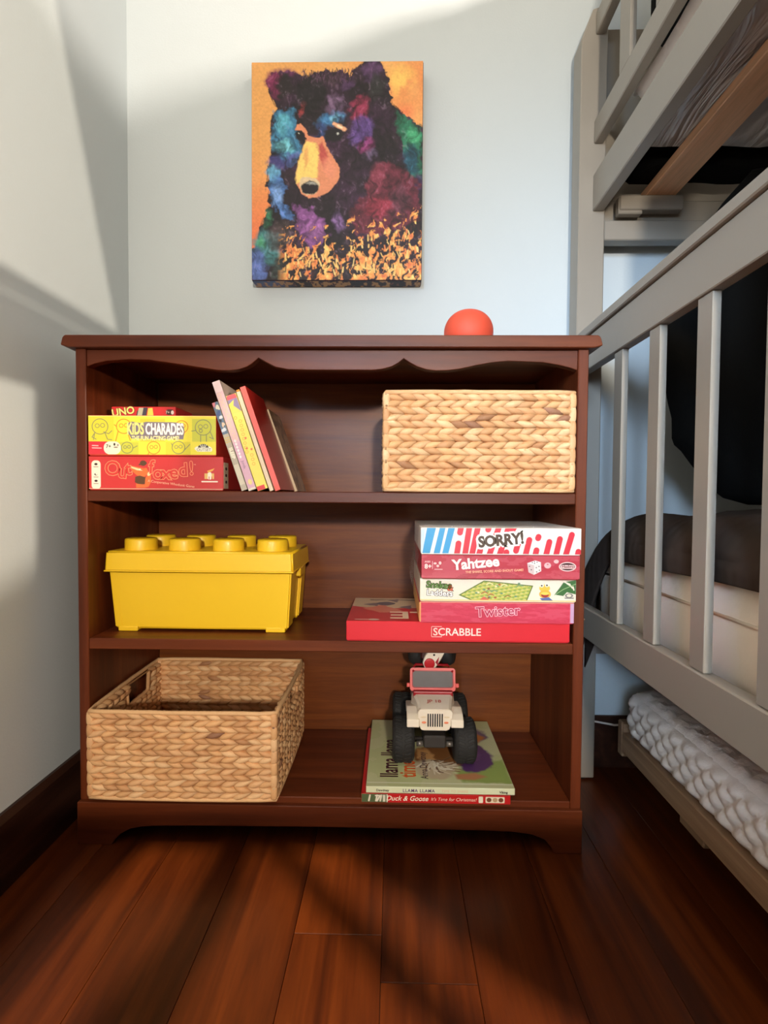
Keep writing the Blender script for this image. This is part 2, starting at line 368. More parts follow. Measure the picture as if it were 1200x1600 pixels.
def basket(label, x0, x1, y0, y1, z0, z1, seed, hole=None, bulge=.004, backrise=0.):
    rs = random.Random(seed)
    ox, oy = (x0+x1)/2, (y0+y1)/2
    t = thing('woven_basket', label, 'basket', (ox, oy, z0))
    hw, hd, H = (x1-x0)/2, (y1-y0)/2, z1-z0
    inset = .007; a, b = hw-inset, hd-inset; rows = 14; rim = .006; rh = (H-2*rim)/rows
    sides = [(Vector((-a, -b, 0)), Vector((1, 0, 0)), 2*a, Vector((0, -1, 0))), (Vector((a, -b, 0)), Vector((0, 1, 0)), 2*b, Vector((1, 0, 0))),
             (Vector((a, b, 0)), Vector((-1, 0, 0)), 2*a, Vector((0, 1, 0))), (Vector((-a, b, 0)), Vector((0, -1, 0)), 2*b, Vector((-1, 0, 0)))]
    def inhole(P, nrm): return hole and abs(nrm.x) > .5 and hole[0] < P.y+oy < hole[1] and hole[2] < P.z+z0 < hole[3]
    for pair in range(rows//2):
        mb = MB(); cols = []
        for r in (0, 1):
            row = pair*2+r; z = rim+(row+.5)*rh
            for si, (org, du, Ls, nrm) in enumerate(sides):
                nL = round(Ls/.0235); p = Ls/nL; off = rs.uniform(0, .3)
                for i in range(nL):
                    u = (i+.5+off*.6)*p+rs.uniform(-.0015, .0015); u = min(max(u, .012), Ls-.012)
                    P = org+du*u+Vector((0, 0, z+rs.uniform(-.0008, .0008)))
                    if inhole(P, nrm): continue
                    ang = (.25 if r == 0 else -.25)*(1 if nrm.y < .5 else -1)+rs.uniform(-.07, .07)
                    if si in (2, 3): ang = -ang
                    P += nrm*(bulge*math.sin(PI*u/Ls)*.5+rs.uniform(-.0008, .0008)); P.z += backrise*(P.y+b)/(2*b)*(z/H)
                    col = rs.choice(DARKS) if rs.random() < .018 else rs.choice(PAL)
                    f = rs.uniform(.90, 1.06); col = [c*f for c in col]
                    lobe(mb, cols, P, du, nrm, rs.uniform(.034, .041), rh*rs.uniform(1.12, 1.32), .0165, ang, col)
            if r == 1:   # wraps round the four corner wires
                for sx in (-1, 1):
                    for sy in (-1, 1):
                        zc = rim+(pair*2+1)*rh; c = Vector((sx*a, sy*b, zc+backrise*(sy > 0)*zc/H)); k = len(mb.v)
                        mb.ell(c, (.0068, .0068, rh*1.22), 10, 8, e=3.2); cols += [(*rs.choice(PAL), 1)]*(len(mb.v)-k)
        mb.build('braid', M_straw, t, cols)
    for nm, z, rr in (('rim', H-.0035, .0042), ('bottom_rim', .0040, .0038)):
        mb = MB(); cols = []
        pts = []
        for (org, du, Ls, nrm) in sides:
            for i in range(12):
                q = org+du*(Ls*i/12)+nrm*(.003+bulge*.5*math.sin(PI*i/12)); q.z = z+backrise*(q.y+b)/(2*b)*(z/H)+rs.uniform(-.0004, .0004); pts.append(q)
        k = len(mb.v); mb.tube(pts, rr, 8, True); cols += [(*PAL[1], 1)]*(len(mb.v)-k)
        mb.build(nm, M_straw, t, cols)
    # thin core between the braids, floor of the basket
    core = MB()
    core.box(-a, a, -b-.001, -b+.001, .003, H-.005).box(-a, a, b-.001, b+.001, .003, H-.005+backrise)
    for s in (-1, 1):
        if hole:
            h0, h1, g0, g1 = hole[0]-oy, hole[1]-oy, hole[2]-z0, hole[3]-z0
            core.box(s*a-.001, s*a+.001, -b, h0, .003, H-.005).box(s*a-.001, s*a+.001, h1, b, .003, H-.005).box(s*a-.001, s*a+.001, h0, h1, .003, g0).box(s*a-.001, s*a+.001, h0, h1, g1, H-.004)
        else: core.box(s*a-.001, s*a+.001, -b, b, .003, H-.005)
    core.box(-a, a, -b, b, .003, .006)
    core.build('wicker_wall', M_core, t)
    if hole:
        for s in (-1, 1):
            mb = MB(); cols = []
            q = [(s*a, h0, g1), (s*a, h0+.004, g0+.004), (s*a, h0+.014, g0), (s*a, h1-.014, g0), (s*a, h1-.004, g0+.004), (s*a, h1, g1)]
            strand(mb, cols, q, .0042, PAL[2])
            mb.build('handle_hole_trim', M_straw, t, cols)
    return t
basket('natural woven water hyacinth basket filling the right end of the top shelf', .0945, .4385, -.003, .262, .6475, .8285, 3, (.08, .18, .79, .822))
basket('natural woven basket with open top and side handle hole on the bottom shelf', -.4345, -.0885, -.022, .264, .0890, .2535, 7, (.108, .203, .205, .247), backrise=.006)

# ---------------------------------------------------------------- game boxes
def flat(name, c, rough=.4, coat=.15): return mat(name, c, rough, coat=coat, var=.03, vscale=40)
M_print = vmat('glossy_printed_card', .38, coat=.15, bscale=900)
INK = {}
def ink(c):
    if c not in INK: INK[c] = mat('ink_%d_%d_%d' % c, c, .4)
    return INK[c]
def game_box(label, x0, x1, y0, y1, z0, z1, c, group=None, lidgap=.0018):
    t = thing('board_game_box', label, 'game box', (x0, y0, z0), group=group or ('board games stacked at the right of the middle shelf' if x0 > 0 else 'games stacked at the left of the top shelf'))
    w, d, h = x1-x0, y1-y0, z1-z0; m = flat('card_'+'_'.join(map(str, c)), c)
    MB().box(0, w, 0, d, lidgap, h, .0009).build('lid', m, t)
    MB().box(.0014, w-.0014, .0014, d-.0014, 0, h*.6, .0006).build('tray', m, t)
    return t, w, d, h
EPS = -.0003
# --- Outfoxed
t, w, d, h = game_box('deep red game box with a fox picture, under the bright yellow box', -.4355, -.191, .0, .245, .6475, .7085, (198, 52, 50))
A = Art(1055, 260, 520, (205, 52, 54)); A.rect(20, 30, 92, 262, (240, 232, 214), 30)
for yy in (60, 142, 195): A.ell(55, yy, 13, 9, (60, 30, 30)); A.cap(38, yy+22, 72, yy+22, 2.5, (150, 110, 100))
A.ell(60, 138, 9, 9, (240, 232, 214))
fx = (226, 112, 56)   # a generic fox in a cap and coat
A.poly([(315, 66), (340, 72), (400, 84), (430, 92), (455, 88), (470, 120), (455, 145), (430, 165), (380, 150), (345, 120), (322, 88)], fx)
A.poly([(318, 70), (345, 80), (400, 96), (425, 112), (380, 108), (340, 92)], (250, 214, 160))
A.ell(428, 50, 26, 22, (92, 62, 40)); A.cap(398, 62, 452, 50, 6, (92, 62, 40)); A.ell(402, 100, 6, 6, (250, 240, 220))
A.poly([(365, 160), (400, 150), (450, 165), (455, 215), (400, 225), (362, 205)], (96, 62, 38)); A.poly([(370, 215), (450, 225), (445, 248), (372, 250)], fx)
A.poly([(445, 170), (470, 130), (488, 128), (490, 200), (470, 240), (430, 250), (440, 220)], fx); A.ell(474, 136, 12, 18, (250, 220, 170), rot=.5)
A.rect(910, 130, 985, 175, (232, 190, 110)); A.rect(935, 120, 965, 180, (250, 240, 220), 12); A.poly([(930, 110), (990, 88), (975, 108), (940, 125)], (240, 180, 80)); A.cap(890, 196, 1010, 196, 5, (250, 240, 220))
A.rect(0, 256, 1055, 260, (240, 220, 190))
A.front('front_print', .0005, h-.001, w-.001, h-.003, EPS, M_print, t)
for i, (s_, dx, dz, r_) in enumerate((('O', .0440, .0380, .05), ('u', .0620, .0325, -.1), ('t', .0720, .038, .12), ('f', .1140, .0410, -.05), ('o', .1260, .031, .1), ('x', .1415, .0305, -.05), ('e', .1555, .032, -.1), ('d', .172, .036, .06), ('!', .187, .039, .05))):
    sz = .036 if s_ in 'O' else .034
    text(s_, sz, (dx, 0, dz), ink((238, 150, 110)), t, bold=.045, rot=r_, lift=.0007); text(s_, sz, (dx, 0, dz), ink((206, 58, 52)), t, bold=.012, rot=r_, lift=.0010)
text('A Cooperative Whodunit Game', .0065, (.150, 0, .012), ink((246, 190, 160)), t, rot=-.12)
text('U', .010, (.2215, 0, .0215), ink((205, 60, 50)), t, bold=.02)
text('TM', .003, (.193, 0, .0465), ink((246, 190, 160)), t)
MB().box(w+.0002, w+.0006, .002, .026, .004, h-.010, 0).build('side_label', flat('cream_label', (226, 206, 178)), t)
for q in (.016, .028, .040): MB().ell((w+.0007, .014, q), (.0003, .005, .003), 10, 6).build('side_icon', ink((60, 40, 40)), t)
# --- Kids Charades
t, w, d, h = game_box('bright yellow game box with outlined doodle figures, stacked on the deep red box', -.4358, -.2035, .0, .235, .7095, .7820, (206, 60, 48))
A = Art(1005, 322, 520, (240, 226, 70))
for x0, x1, y0, y1, c in ((0, 200, 0, 212, (226, 214, 60)), (410, 605, 25, 212, (214, 204, 62)), (818, 1005, 25, 212, (206, 206, 70)), (230, 395, 220, 322, (206, 206, 70)), (610, 805, 215, 322, (220, 208, 60))): A.rect(x0, y0, x1, y1, c)
def doodle(x, y, r, c, arms, rr=3.2):
    A.ell(x, y, r, r*1.02, c, ring=rr); A.ell(x-r*.35, y-r*.1, r*.26, r*.26, c, ring=rr*.8); A.ell(x+r*.33, y-r*.15, r*.26, r*.26, c, ring=rr*.8)
    for a in arms: A.line(a, rr, c)
g_ = (132, 136, 96); o_ = (226, 132, 44)
doodle(92, 90, 62, g_, [[(50, 140), (40, 200)], [(45, 150), (28, 178), (60, 195)], [(130, 140), (150, 195), (185, 200)], [(120, 135), (160, 150), (185, 125)]])
doodle(280, 88, 58, o_, [[(235, 130), (215, 210)], [(310, 140), (330, 205)], [(225, 90), (205, 75)]])
doodle(735, 90, 50, o_, [[(760, 130), (745, 180), (715, 195)], [(700, 130), (690, 200)]])
doodle(905, 95, 62, g_, [[(885, 155), (885, 212)], [(930, 155), (930, 210)], [(845, 120), (815, 125)], [(960, 130), (985, 190), (955, 175)]]); A.ell(886, 122, 12, 14, g_, ring=3)
doodle(305, 265, 45, g_, [[(350, 270), (385, 250)]]); doodle(515, 265, 50, o_, [[(480, 300), (470, 322)]]); doodle(710, 262, 50, g_, [[(750, 290), (800, 235)], [(665, 250), (655, 228)]])
A.rect(0, 214, 150, 322, (214, 44, 62)); A.ell(100, 265, 25, 50, (214, 44, 62)); A.rect(120, 214, 255, 322, (246, 240, 214), 50); A.rect(0, 214, 105, 322, (214, 44, 62), 20)
A.rect(0, 214, 60, 322, (214, 44, 62))
A.cap(30, 248, 75, 250, 4, (250, 190, 190)); A.cap(30, 268, 100, 270, 4, (250, 190, 190)); A.ell(205, 238, 8, 12, (50, 40, 40)); A.ell(232, 244, 8, 10, (170, 150, 140)); A.ell(215, 262, 18, 6, (150, 130, 120))
blob = [(305, 120), (312, 60), (345, 48), (420, 62), (455, 50), (560, 52), (660, 52), (750, 60), (758, 130), (748, 195), (560, 192), (340, 190), (320, 155)]
A.poly(blob, (128, 118, 132)); A.ell(905, 270, 68, 26, (250, 246, 222)); A.ell(905, 262, 42, 30, (70, 62, 60)); A.rect(850, 262, 975, 295, (250, 246, 222), 14)
for q in (-24, -8, 8, 24): A.cap(905+q*.5, 262, 905+q, 238, 2.5, (250, 246, 222))
A.rect(0, 0, 1005, 4, (250, 244, 170))
A.front('front_print', .0005, h-.0008, w-.001, h-.003, EPS, M_print, t)
kx = w/1005
text('KiDS', .0290, (372*kx, 0, h-.0250), ink((246, 232, 140)), t, bold=.035, lift=.0007, fit=.0305); text('CHARADES', .0275, (601*kx, 0, h-.0255), ink((252, 248, 236)), t, bold=.035, lift=.0007, fit=.0690)
text('THE FUN ACTING GAME!', .0105, (530*kx, 0, h-.0412), ink((248, 236, 170)), t, bold=.03, lift=.0008, fit=.0860)
text('7+', .009, (160*kx, 0, .0165), ink((70, 60, 60)), t, bold=.02); text('OUTSET', .0070, (908*kx, 0, .0113), ink((110, 100, 100)), t)
# --- UNO
t, w, d, h = game_box('small red card game box lying on top of the bright yellow box', -.4205, -.298, .05, .130, .7827, .8062, (204, 44, 44))
A = Art(300, 58, 260, (208, 46, 48))
A.poly([(150, 2), (170, 2), (160, 58), (112, 58), (120, 20)], (70, 66, 80)); A.poly([(128, 4), (150, 4), (140, 58), (118, 58)], (190, 190, 160)); A.poly([(172, 6), (192, 4), (198, 58), (165, 58)], (240, 214, 90)); A.rect(255, 12, 292, 42, (70, 40, 36), 12)
A.front('front_print', .0005, h-.0008, w-.001, h-.003, EPS, M_print, t)
text('UNO', .019, (.0225, 0, .0135), ink((60, 30, 20)), t, bold=.07, rot=.16, sx=1.0, lift=.0006); text('UNO', .019, (.0225, 0, .0135), ink((250, 226, 130)), t, bold=.03, rot=.16, lift=.0009)
text('7+', .0075, (.1075, 0, .0125), ink((240, 230, 220)), t, lift=.0009); MB().ell((.1165, -.0006, .0125), (.003, .0003, .004), 10, 6).build('people_icon', ink((240, 230, 220)), t)
# --- Scrabble
t, w, d, h = game_box('wide flat bright red game box at the bottom of the right-hand stack', .0315, .4335, .002, .212, .3775, .4140, (222, 40, 52))
A = Art(1000, 480, 400, (206, 32, 36))   # top print, seen upside down
A.poly([(0, 0), (1000, 0), (1000, 235), (420, 220), (120, 240), (0, 190)], (222, 192, 150))
A.warp(14, 60, 3)
for (a, b_) in ((60, 150), (170, 60), (100, 250), (230, 215)): A.poly([(a, b_), (a+70, b_-40), (a+60, b_+40)], (120, 96, 100))
A.poly([(60, 240), (150, 150), (260, 300), (140, 330)], (228, 120, 90)); A.ell(165, 130, 50, 36, (90, 80, 92)); A.cap(90, 45, 330, 45, 9, (110, 80, 60)); A.cap(400, 45, 980, 45, 8, (110, 80, 60)); A.poly([(350, 190), (450, 70), (900, 60), (760, 190)], (200, 160, 116))
A.dx = A.dy = 0; A.ell(120, 455, 26, 14, (240, 210, 190)); A.cap(40, 455, 90, 455, 8, (240, 170, 160))
A.top('top_print', .001, d-.001, w-.002, d-.002, h+.0003, M_print, t)
text('SCRABBLE', .080, (.260, .050, h), ink((246, 214, 180)), t, u=(-1, 0, 0), v=(0, -1, 0), nrm=(0, 0, 1), bold=.02, lift=.0008)
text('CROSSWORD GAME', .020, (.235, .108, h), ink((246, 214, 180)), t, u=(-1, 0, 0), v=(0, -1, 0), nrm=(0, 0, 1), bold=.02, lift=.0008)
text('SCRABBLE', .0190, (.200, 0, h*.49), ink((255, 228, 214)), t, bold=.014, sx=1.0)
fr = MB(); fr.box(.1545, .1725, -.0006, -.0003, .0090, .0098).box(.1545, .1725, -.0006, -.0003, .0275, .0283).box(.1537, .1545, -.0006, -.0003, .0098, .0275).box(.1717, .1725, -.0006, -.0003, .0098, .0115)
fr.build('letter_tile_outline', ink((255, 228, 214)), t)
# --- Twister
t, w, d, h = game_box('pinkish red game box, second from the bottom of the right-hand stack', .1630, .4370, -.008, .262, .4145, .4528, (214, 60, 84))
A = Art(422, 212, 260, (214, 62, 88)); n_ = fbm(A.X/26, A.Y/26, 3, 4); A.fill((n_ > .55)*.3, (230, 104, 124)); A.fill((n_ < .42)*.3, (196, 40, 64))
A = A; A.rect(412, 0, 422, 212, (206, 170, 200)); A.rect(0, 0, 3, 212, (246, 190, 110)); A.rect(0, 0, 422, 5, (240, 200, 160))
A.front('front_print', .0003, h-.0006, w-.0006, h-.0026, EPS, M_print, t)
text('Twister', .0250, (.139, 0, .0215), ink((246, 200, 206)), t, bold=.045, rot=.06, sx=1.0, lift=.0007); text('Twister', .0250, (.139, 0, .0215), ink((190, 50, 82)), t, bold=.008, rot=.06, lift=.0010)
MB().box(.0004, .0010, .002, d-.002, .002, h-.002).box(-.0006, 0, .003, d-.01, .003, h-.003).build('side_print', flat('orange_card_side', (240, 180, 96)), t)
# --- Snakes & Ladders
t, w, d, h = game_box('white game box with a green board picture in the middle of the stack', .1635, .4390, -.010, .255, .4533, .4952, (236, 224, 196))
A = Art(695, 105, 560, (244, 234, 212))
bd = [(172, 78), (285, 8), (505, 30), (478, 104), (232, 104)]
A.poly(bd, (96, 122, 48)); msk = A.sd_poly(bd) < -5
cell = ((np.floor((A.X+A.Y*1.2)/16)+np.floor((A.Y*1.6-A.X*.35)/14)) % 3)
cc = np.empty(A.C.shape)
for i, c in enumerate(((196, 196, 84), (150, 176, 80), (214, 206, 120))): cc[cell == i] = lin(c)[:3]
A.fill(msk*1., cc); RR = random.Random(4)
for i in range(22):
    x, y = RR.uniform(240, 480), RR.uniform(20, 95); c = RR.choice([(190, 84, 60), (230, 210, 120), (110, 150, 120), (236, 226, 180), (150, 90, 50)])
    if i % 3: A.ell(x, y, 6, 4, c)
    else: A.line([(x, y), (x+14, y-9), (x+28, y-2)], 2, c)
A.poly([(262, 104), (285, 84), (318, 104)], (222, 104, 84))
# a plain yellow smiling reptile head
A.ell(556, 42, 24, 18, (244, 200, 76)); A.ell(558, 70, 26, 20, (240, 184, 64)); A.ell(558, 74, 17, 12, (170, 52, 40)); A.ell(558, 67, 18, 7, (250, 214, 96)); A.ell(543, 29, 9, 9, (252, 244, 220)); A.ell(566, 27, 9, 9, (252, 244, 220)); A.ell(543, 30, 4, 4, (40, 30, 20)); A.ell(566, 28, 4, 4, (40, 30, 20)); A.poly([(535, 90), (575, 84), (598, 104), (548, 104)], (90, 110, 170))
lf = [(600, 72), (625, 36), (640, 12), (695, 2), (695, 70), (655, 60), (640, 78)]
A.poly(lf, (60, 110, 56))
for q in range(4): A.cap(640+q*14, 10+q*8, 668+q*6, 22+q*9, 3, (244, 234, 212))
A.line([(600, 74), (640, 46), (695, 20)], 1.5, (160, 190, 130)); A.rect(640, 70, 690, 92, (226, 220, 200), 10); A.ell(665, 76, 14, 9, (120, 116, 110), ring=2); A.cap(648, 88, 684, 88, 2.5, (130, 126, 118))
A.rect(0, 100, 695, 105, (246, 214, 130))
A.front('front_print', .0003, h-.0006, w-.0006, h-.0026, EPS, M_print, t)
for st, c, sz, x, z in (('Snakes', (88, 134, 52), .0165, .0335, .0292), ('Ladders', (250, 246, 236), .0145, .0350, .0150), ('&', (222, 104, 70), .0150, .0535, .0245)):
    text(st, sz, (x, 0, z), ink((58, 36, 24)), t, bold=.075, lift=.0006, rot=-.05); text(st, sz, (x, 0, z), ink(c), t, bold=.02, lift=.0009, rot=-.05)
# --- Yahtzee
t, w, d, h = game_box('dusky red game box with white dice picture, just below the striped box', .1650, .4395, -.025, .235, .4962, .5385, (176, 40, 56))
A = Art(702, 108, 560, (184, 48, 66)); n_ = fbm(A.X/40, A.Y/18, 3, 9); A.fill((n_ > .5)*.4, (206, 92, 104)); A.fill(np.clip((A.Y-70)/40, 0, 1)*.3, (216, 110, 120))
for i in range(24):
    a = PI*i/23; A.cap(300+60*math.cos(a), 118-40*math.sin(a), 300+150*math.cos(a), 118-90*math.sin(a)*.5, 1, (150, 36, 50))
A.poly([(470, 35), (505, 22), (530, 30), (532, 72), (500, 90), (476, 78)], (236, 222, 218)); A.poly([(470, 35), (505, 22), (530, 30), (500, 44)], (250, 240, 236)); A.poly([(470, 35), (500, 44), (500, 90), (476, 78)], (212, 190, 188))
for x, y in ((492, 32), (502, 28), (513, 30), (502, 36), (480, 50), (488, 66), (510, 56), (522, 50), (512, 76), (524, 68)): A.ell(x, y, 3, 2.4, (50, 30, 34))
A.ell(560, 45, 15, 14, (226, 180, 180)); A.ell(598, 26, 11, 9, (230, 190, 188)); A.ell(560, 40, 4, 3, (190, 90, 96)); A.ell(648, 50, 38, 22, (240, 214, 206)); A.ell(648, 50, 33, 18, (66, 26, 32)); A.rect(618, 42, 678, 60, (236, 206, 200), 6)
A.ell(60, 40, 7, 5, (240, 200, 196)); A.ell(82, 38, 6, 8, (240, 200, 196)); A.ell(72, 52, 6, 6, (240, 200, 196)); A.cap(58, 68, 92, 68, 1.5, (240, 200, 196)); A.cap(48, 30, 48, 66, 1, (240, 200, 196))
A.front('front_print', .0003, h-.0006, w-.0006, h-.0026, EPS, M_print, t)
text('Yahtzee', .0250, (.0945, 0, .0275), ink((252, 232, 222)), t, bold=.035, rot=.10, sx=1.0, lift=.0007)
text('THE SHAKE, SCORE AND SHOUT GAME!', .0056, (.127, 0, .0145), ink((246, 180, 140)), t, rot=.05, bold=.02)
text('8+', .0115, (.0115, 0, .0215), ink((250, 226, 216)), t, bold=.02); text('AGES', .0042, (.0105, 0, .0300), ink((250, 226, 216)), t); text('Hasbro', .0070, (.2535, 0, .0235), ink((110, 30, 40)), t, bold=.02, lift=.0009)
# --- Sorry
t, w, d, h = game_box('white game box with blue and red slanted stripes topping the right-hand stack', .1632, .4393, -.030, .232, .5395, .5862, (244, 236, 222))
A = Art(705, 112, 560, (248, 242, 230))
bl = (50, 156, 206); rd = (214, 42, 62)
A.poly([(0, 8), (18, 0), (14, 70), (4, 112), (0, 112)], (200, 220, 230)); A.poly([(26, 0), (66, 0), (40, 112), (6, 112)], bl); A.poly([(82, 0), (108, 0), (84, 112), (56, 112)], bl); A.poly([(120, 0), (150, 0), (122, 112), (94, 112)], bl)
def caps(x0, y0, x1, y1, r=13): A.cap(x0, y0, x1, y1, r, rd)
caps(177, -6, 172, 20); caps(166, 68, 158, 125); caps(214, -10, 194, 125); caps(252, -10, 224, 125); caps(300, -6, 296, 6); caps(345, -10, 300, 125); caps(388, -10, 345, 125); caps(430, 60, 420, 98); caps(420, -20, 395, 20); caps(378, 105, 374, 130)
caps(262, 98, 254, 125); caps(478, 50, 460, 125); caps(518, 36, 516, 42); caps(510, 95, 503, 125); caps(566, 58, 550, 125); caps(612, 45, 594, 125); caps(664, 26, 636, 125); caps(694, 100, 690, 120)
A.poly([(242, 46), (300, 36), (455, 14), (462, 66), (400, 72), (250, 92)], (250, 246, 236))
A.front('front_print', .0003, h-.0006, w-.0006, h-.0026, EPS, M_print, t)
text('SORRY!', .0290, (.1385, 0, .0250), ink((250, 246, 236)), t, bold=.11, rot=.10, sx=.84, lift=.0006); text('SORRY!', .0260, (.1385, 0, .0250), ink((70, 50, 36)), t, bold=.045, rot=.10, sx=.90, lift=.0009)
# clear wrapping film hanging off the upper boxes
n = NT('clear_film'); n.b.inputs['Base Color'].default_value = lin((236, 220, 205)); n.b.inputs['Roughness'].default_value = .12; n.b.inputs['Alpha'].default_value = .20
no = n.n('TexNoise'); no.inputs['Scale'].default_value = 60; bp = n.n('Bump'); bp.inputs['Strength'].default_value = .8; bp.inputs['Distance'].default_value = .004; n.l(no.outputs[0], bp.inputs['Height']); n.l(bp.outputs[0], n.b.inputs['Normal']); M_film = n.m
fm = MB()
pts = [(-.0330, .5905, .1600), (-.034, .570, .1585), (-.030, .550, .1575), (-.034, .536, .1600), (-.028, .5200, .1555), (-.026, .505, .1520), (-.020, .488, .1480), (-.012, .470, .1530), (-.008, .4600, .1585)]
vs = []
for y, z, x in pts: vs += [(x, y, z), (x-.001, y+.06, z+.003), (x+.003, y+.22, z+.001)]
fs = []
for i in range(len(pts)-1): fs += [(i*3, i*3+1, i*3+4, i*3+3), (i*3+1, i*3+2, i*3+5, i*3+4)]
fm.add(vs, fs, None, True)
vs = []
for i in range(15):
    x = .160+.278*i/14; zz = .5874+.0012*math.sin(i*2.1); vs += [(x, -.0325, .5868), (x, -.033, zz+.001), (x, .01, zz), (x, .225, .5872)]
fs = [(i*4+j, i*4+j+1, i*4+j+5, i*4+j+4) for i in range(14) for j in range(3)]
fm.add(vs, fs, None, True)
tag(fm.build('plastic_film', M_film), 'crinkled clear plastic wrap clinging to the striped and dusky red game boxes', 'plastic wrap')

# ---------------------------------------------------------------- leaning books on the top shelf
def book(name, label, x, y, z, th, hh, dd, lean, c_cover, page=(226, 214, 190), spine_art=None, group=None, soft=False):
    t = thing(name, label, 'book', (x, y, z), (0, -math.radians(lean), 0), group)
    m = flat('cover_'+'_'.join(map(str, c_cover)), c_cover, .35); k = .0012 if not soft else .0005
    cv = MB(); cv.box(0, k, 0, dd, 0, hh, .0003).box(th-k, th, 0, dd, 0, hh, .0003).box(0, th, -.0004, k, 0, hh, .0004)
    cv.build('cover', m, t)
    MB().box(k+.0001, th-k-.0001, k+.0001, dd-.003, .002, hh-.002).build('pages', mat('paper', page, .8, bump=.2, bscale=900, stretch=(1, .02, .02)), t)
    if spine_art is not None: spine_art.front('spine_print', .0002, hh-.0003, th-.0004, hh-.0006, -.0009, M_print, t)
    return t
BG = 'children\'s books leaning on the top shelf'
def vtext(st, size, x, z, c, t, **k): text(st, size, (x, -.0009, z), ink(c), t, u=(0, 0, -1), v=(1, 0, 0), lift=.0004, **k)
A = Art(12, 166, 24, (190, 178, 158)); A.rect(0, 0, 12, 60, (96, 116, 140)); A.warp(5, 9, 2)
for i, c in enumerate(((214, 120, 130), (230, 222, 200), (70, 90, 140), (226, 226, 226), (60, 56, 60), (230, 200, 170), (220, 224, 232))): A.ell(3+(i*5) % 9, 4+i*8, 4, 4, c)
A.dx = A.dy = 0
for q in (66, 70, 74): A.rect(0, q, 12, q+2, (206, 178, 110))
for q in range(5): A.cap(2+q*2, 118, 2+q*2, 155, .5, (236, 224, 200))
b = book('storybook', 'thin storybook with grey-green spine and blue patterned top, leaning against the yellow box', -.1575, .0, .6470, .0108, .166, .15, 18.8, (170, 160, 140), spine_art=A, group=BG)
vtext('SLEEP', .0085, .0055, .070, (244, 236, 214), b, bold=.04)
A = Art(15, 205, 30, (226, 186, 190)); A.rect(0, 0, 15, 20, (236, 206, 206)); A.rect(0, 115, 15, 205, (222, 176, 196))
for i in range(10): A.ell(5+(i*7) % 6, 26+i*9, 3.6, 3.4, (236, 200, 170), ring=.7)
for i in range(6): A.ell(6+(i*5) % 5, 112+i*6, 2.2, 2.6, (246, 236, 236))
A.ell(8, 190, 4, 5, (236, 214, 140)); A.rect(0, 201, 15, 205, (230, 220, 200))
b = book('picture_book', 'tall pale pink picture book, the tallest leaning on the top shelf', -.1448, .0, .6470, .0142, .205, .17, 18.8, (196, 178, 168), spine_art=A, group=BG)
vtext('Jonda', .0065, .0070, .048, (120, 90, 110), b)
A = Art(19, 179, 36, (248, 226, 96)); A.rect(0, 0, 19, 10, (226, 84, 92), 4); A.rect(0, 8, 19, 34, (140, 124, 160)); A.poly([(0, 16), (12, 10), (8, 20), (19, 34), (0, 34)], (240, 214, 90))
for i in range(12): A.ell(4+(i*7) % 8, 42+i*8, 2.6, 2.4, (238, 178, 60), ring=.55)
for q in (82, 100, 104): A.ell(6+(q % 5)*2, q, 2, 2, (232, 110, 60))
A.rect(0, 171, 15, 179, (226, 60, 66))
b = book('picture_book', 'yellow picture book with pink top edge and small orange stars on its spine', -.1285, .0, .6470, .0188, .179, .17, 18.8, (236, 214, 120), spine_art=A, group=BG)
b = book('board_book', 'slim cream book with orange cap between the yellow and the red book', -.1068, .0, .6470, .0072, .187, .16, 18.9, (222, 200, 168), group=BG)
MB().box(.0005, .0068, -.001, .10, .1872, .1905, .001).build('orange_cap', flat('orange_cap', (232, 150, 60)), b)
b = book('hardback_book', 'plain red hardback book on the top shelf, side cover coloured darker as shade', -.0967, .0, .6470, .0100, .196, .13, 19.1, (176, 40, 34), group=BG)
MB().box(.0002, .0098, -.0010, -.0004, .0005, .1955).build('spine', flat('lit_red_spine', (226, 92, 78)), b)  # side shading put into the colours: spine lighter, cover darker
A = Art(100, 180, 60, (120, 90, 66)); n_ = fbm(A.X/9, A.Y/14, 4, 2); A.fill((n_ > .5)*.6, (182, 152, 118)); A.fill((n_ < .38)*.6, (60, 40, 30))
b = book('paperback_book', 'thin brown mottled paperback standing behind the red hardback', -.0885, .134, .6470, .0068, .178, .105, 19.8, (150, 120, 94), group=BG)
grid('cover_print', (.0070, .0, .178), (0, .105, 0), (0, 0, -.178), (1, 0, 0), A.nu, A.nv, M_print, b, A.C)
MB().box(.0002, .0066, -.0008, -.0004, .0005, .1775).build('spine', flat('cream_spine', (214, 190, 156)), b)

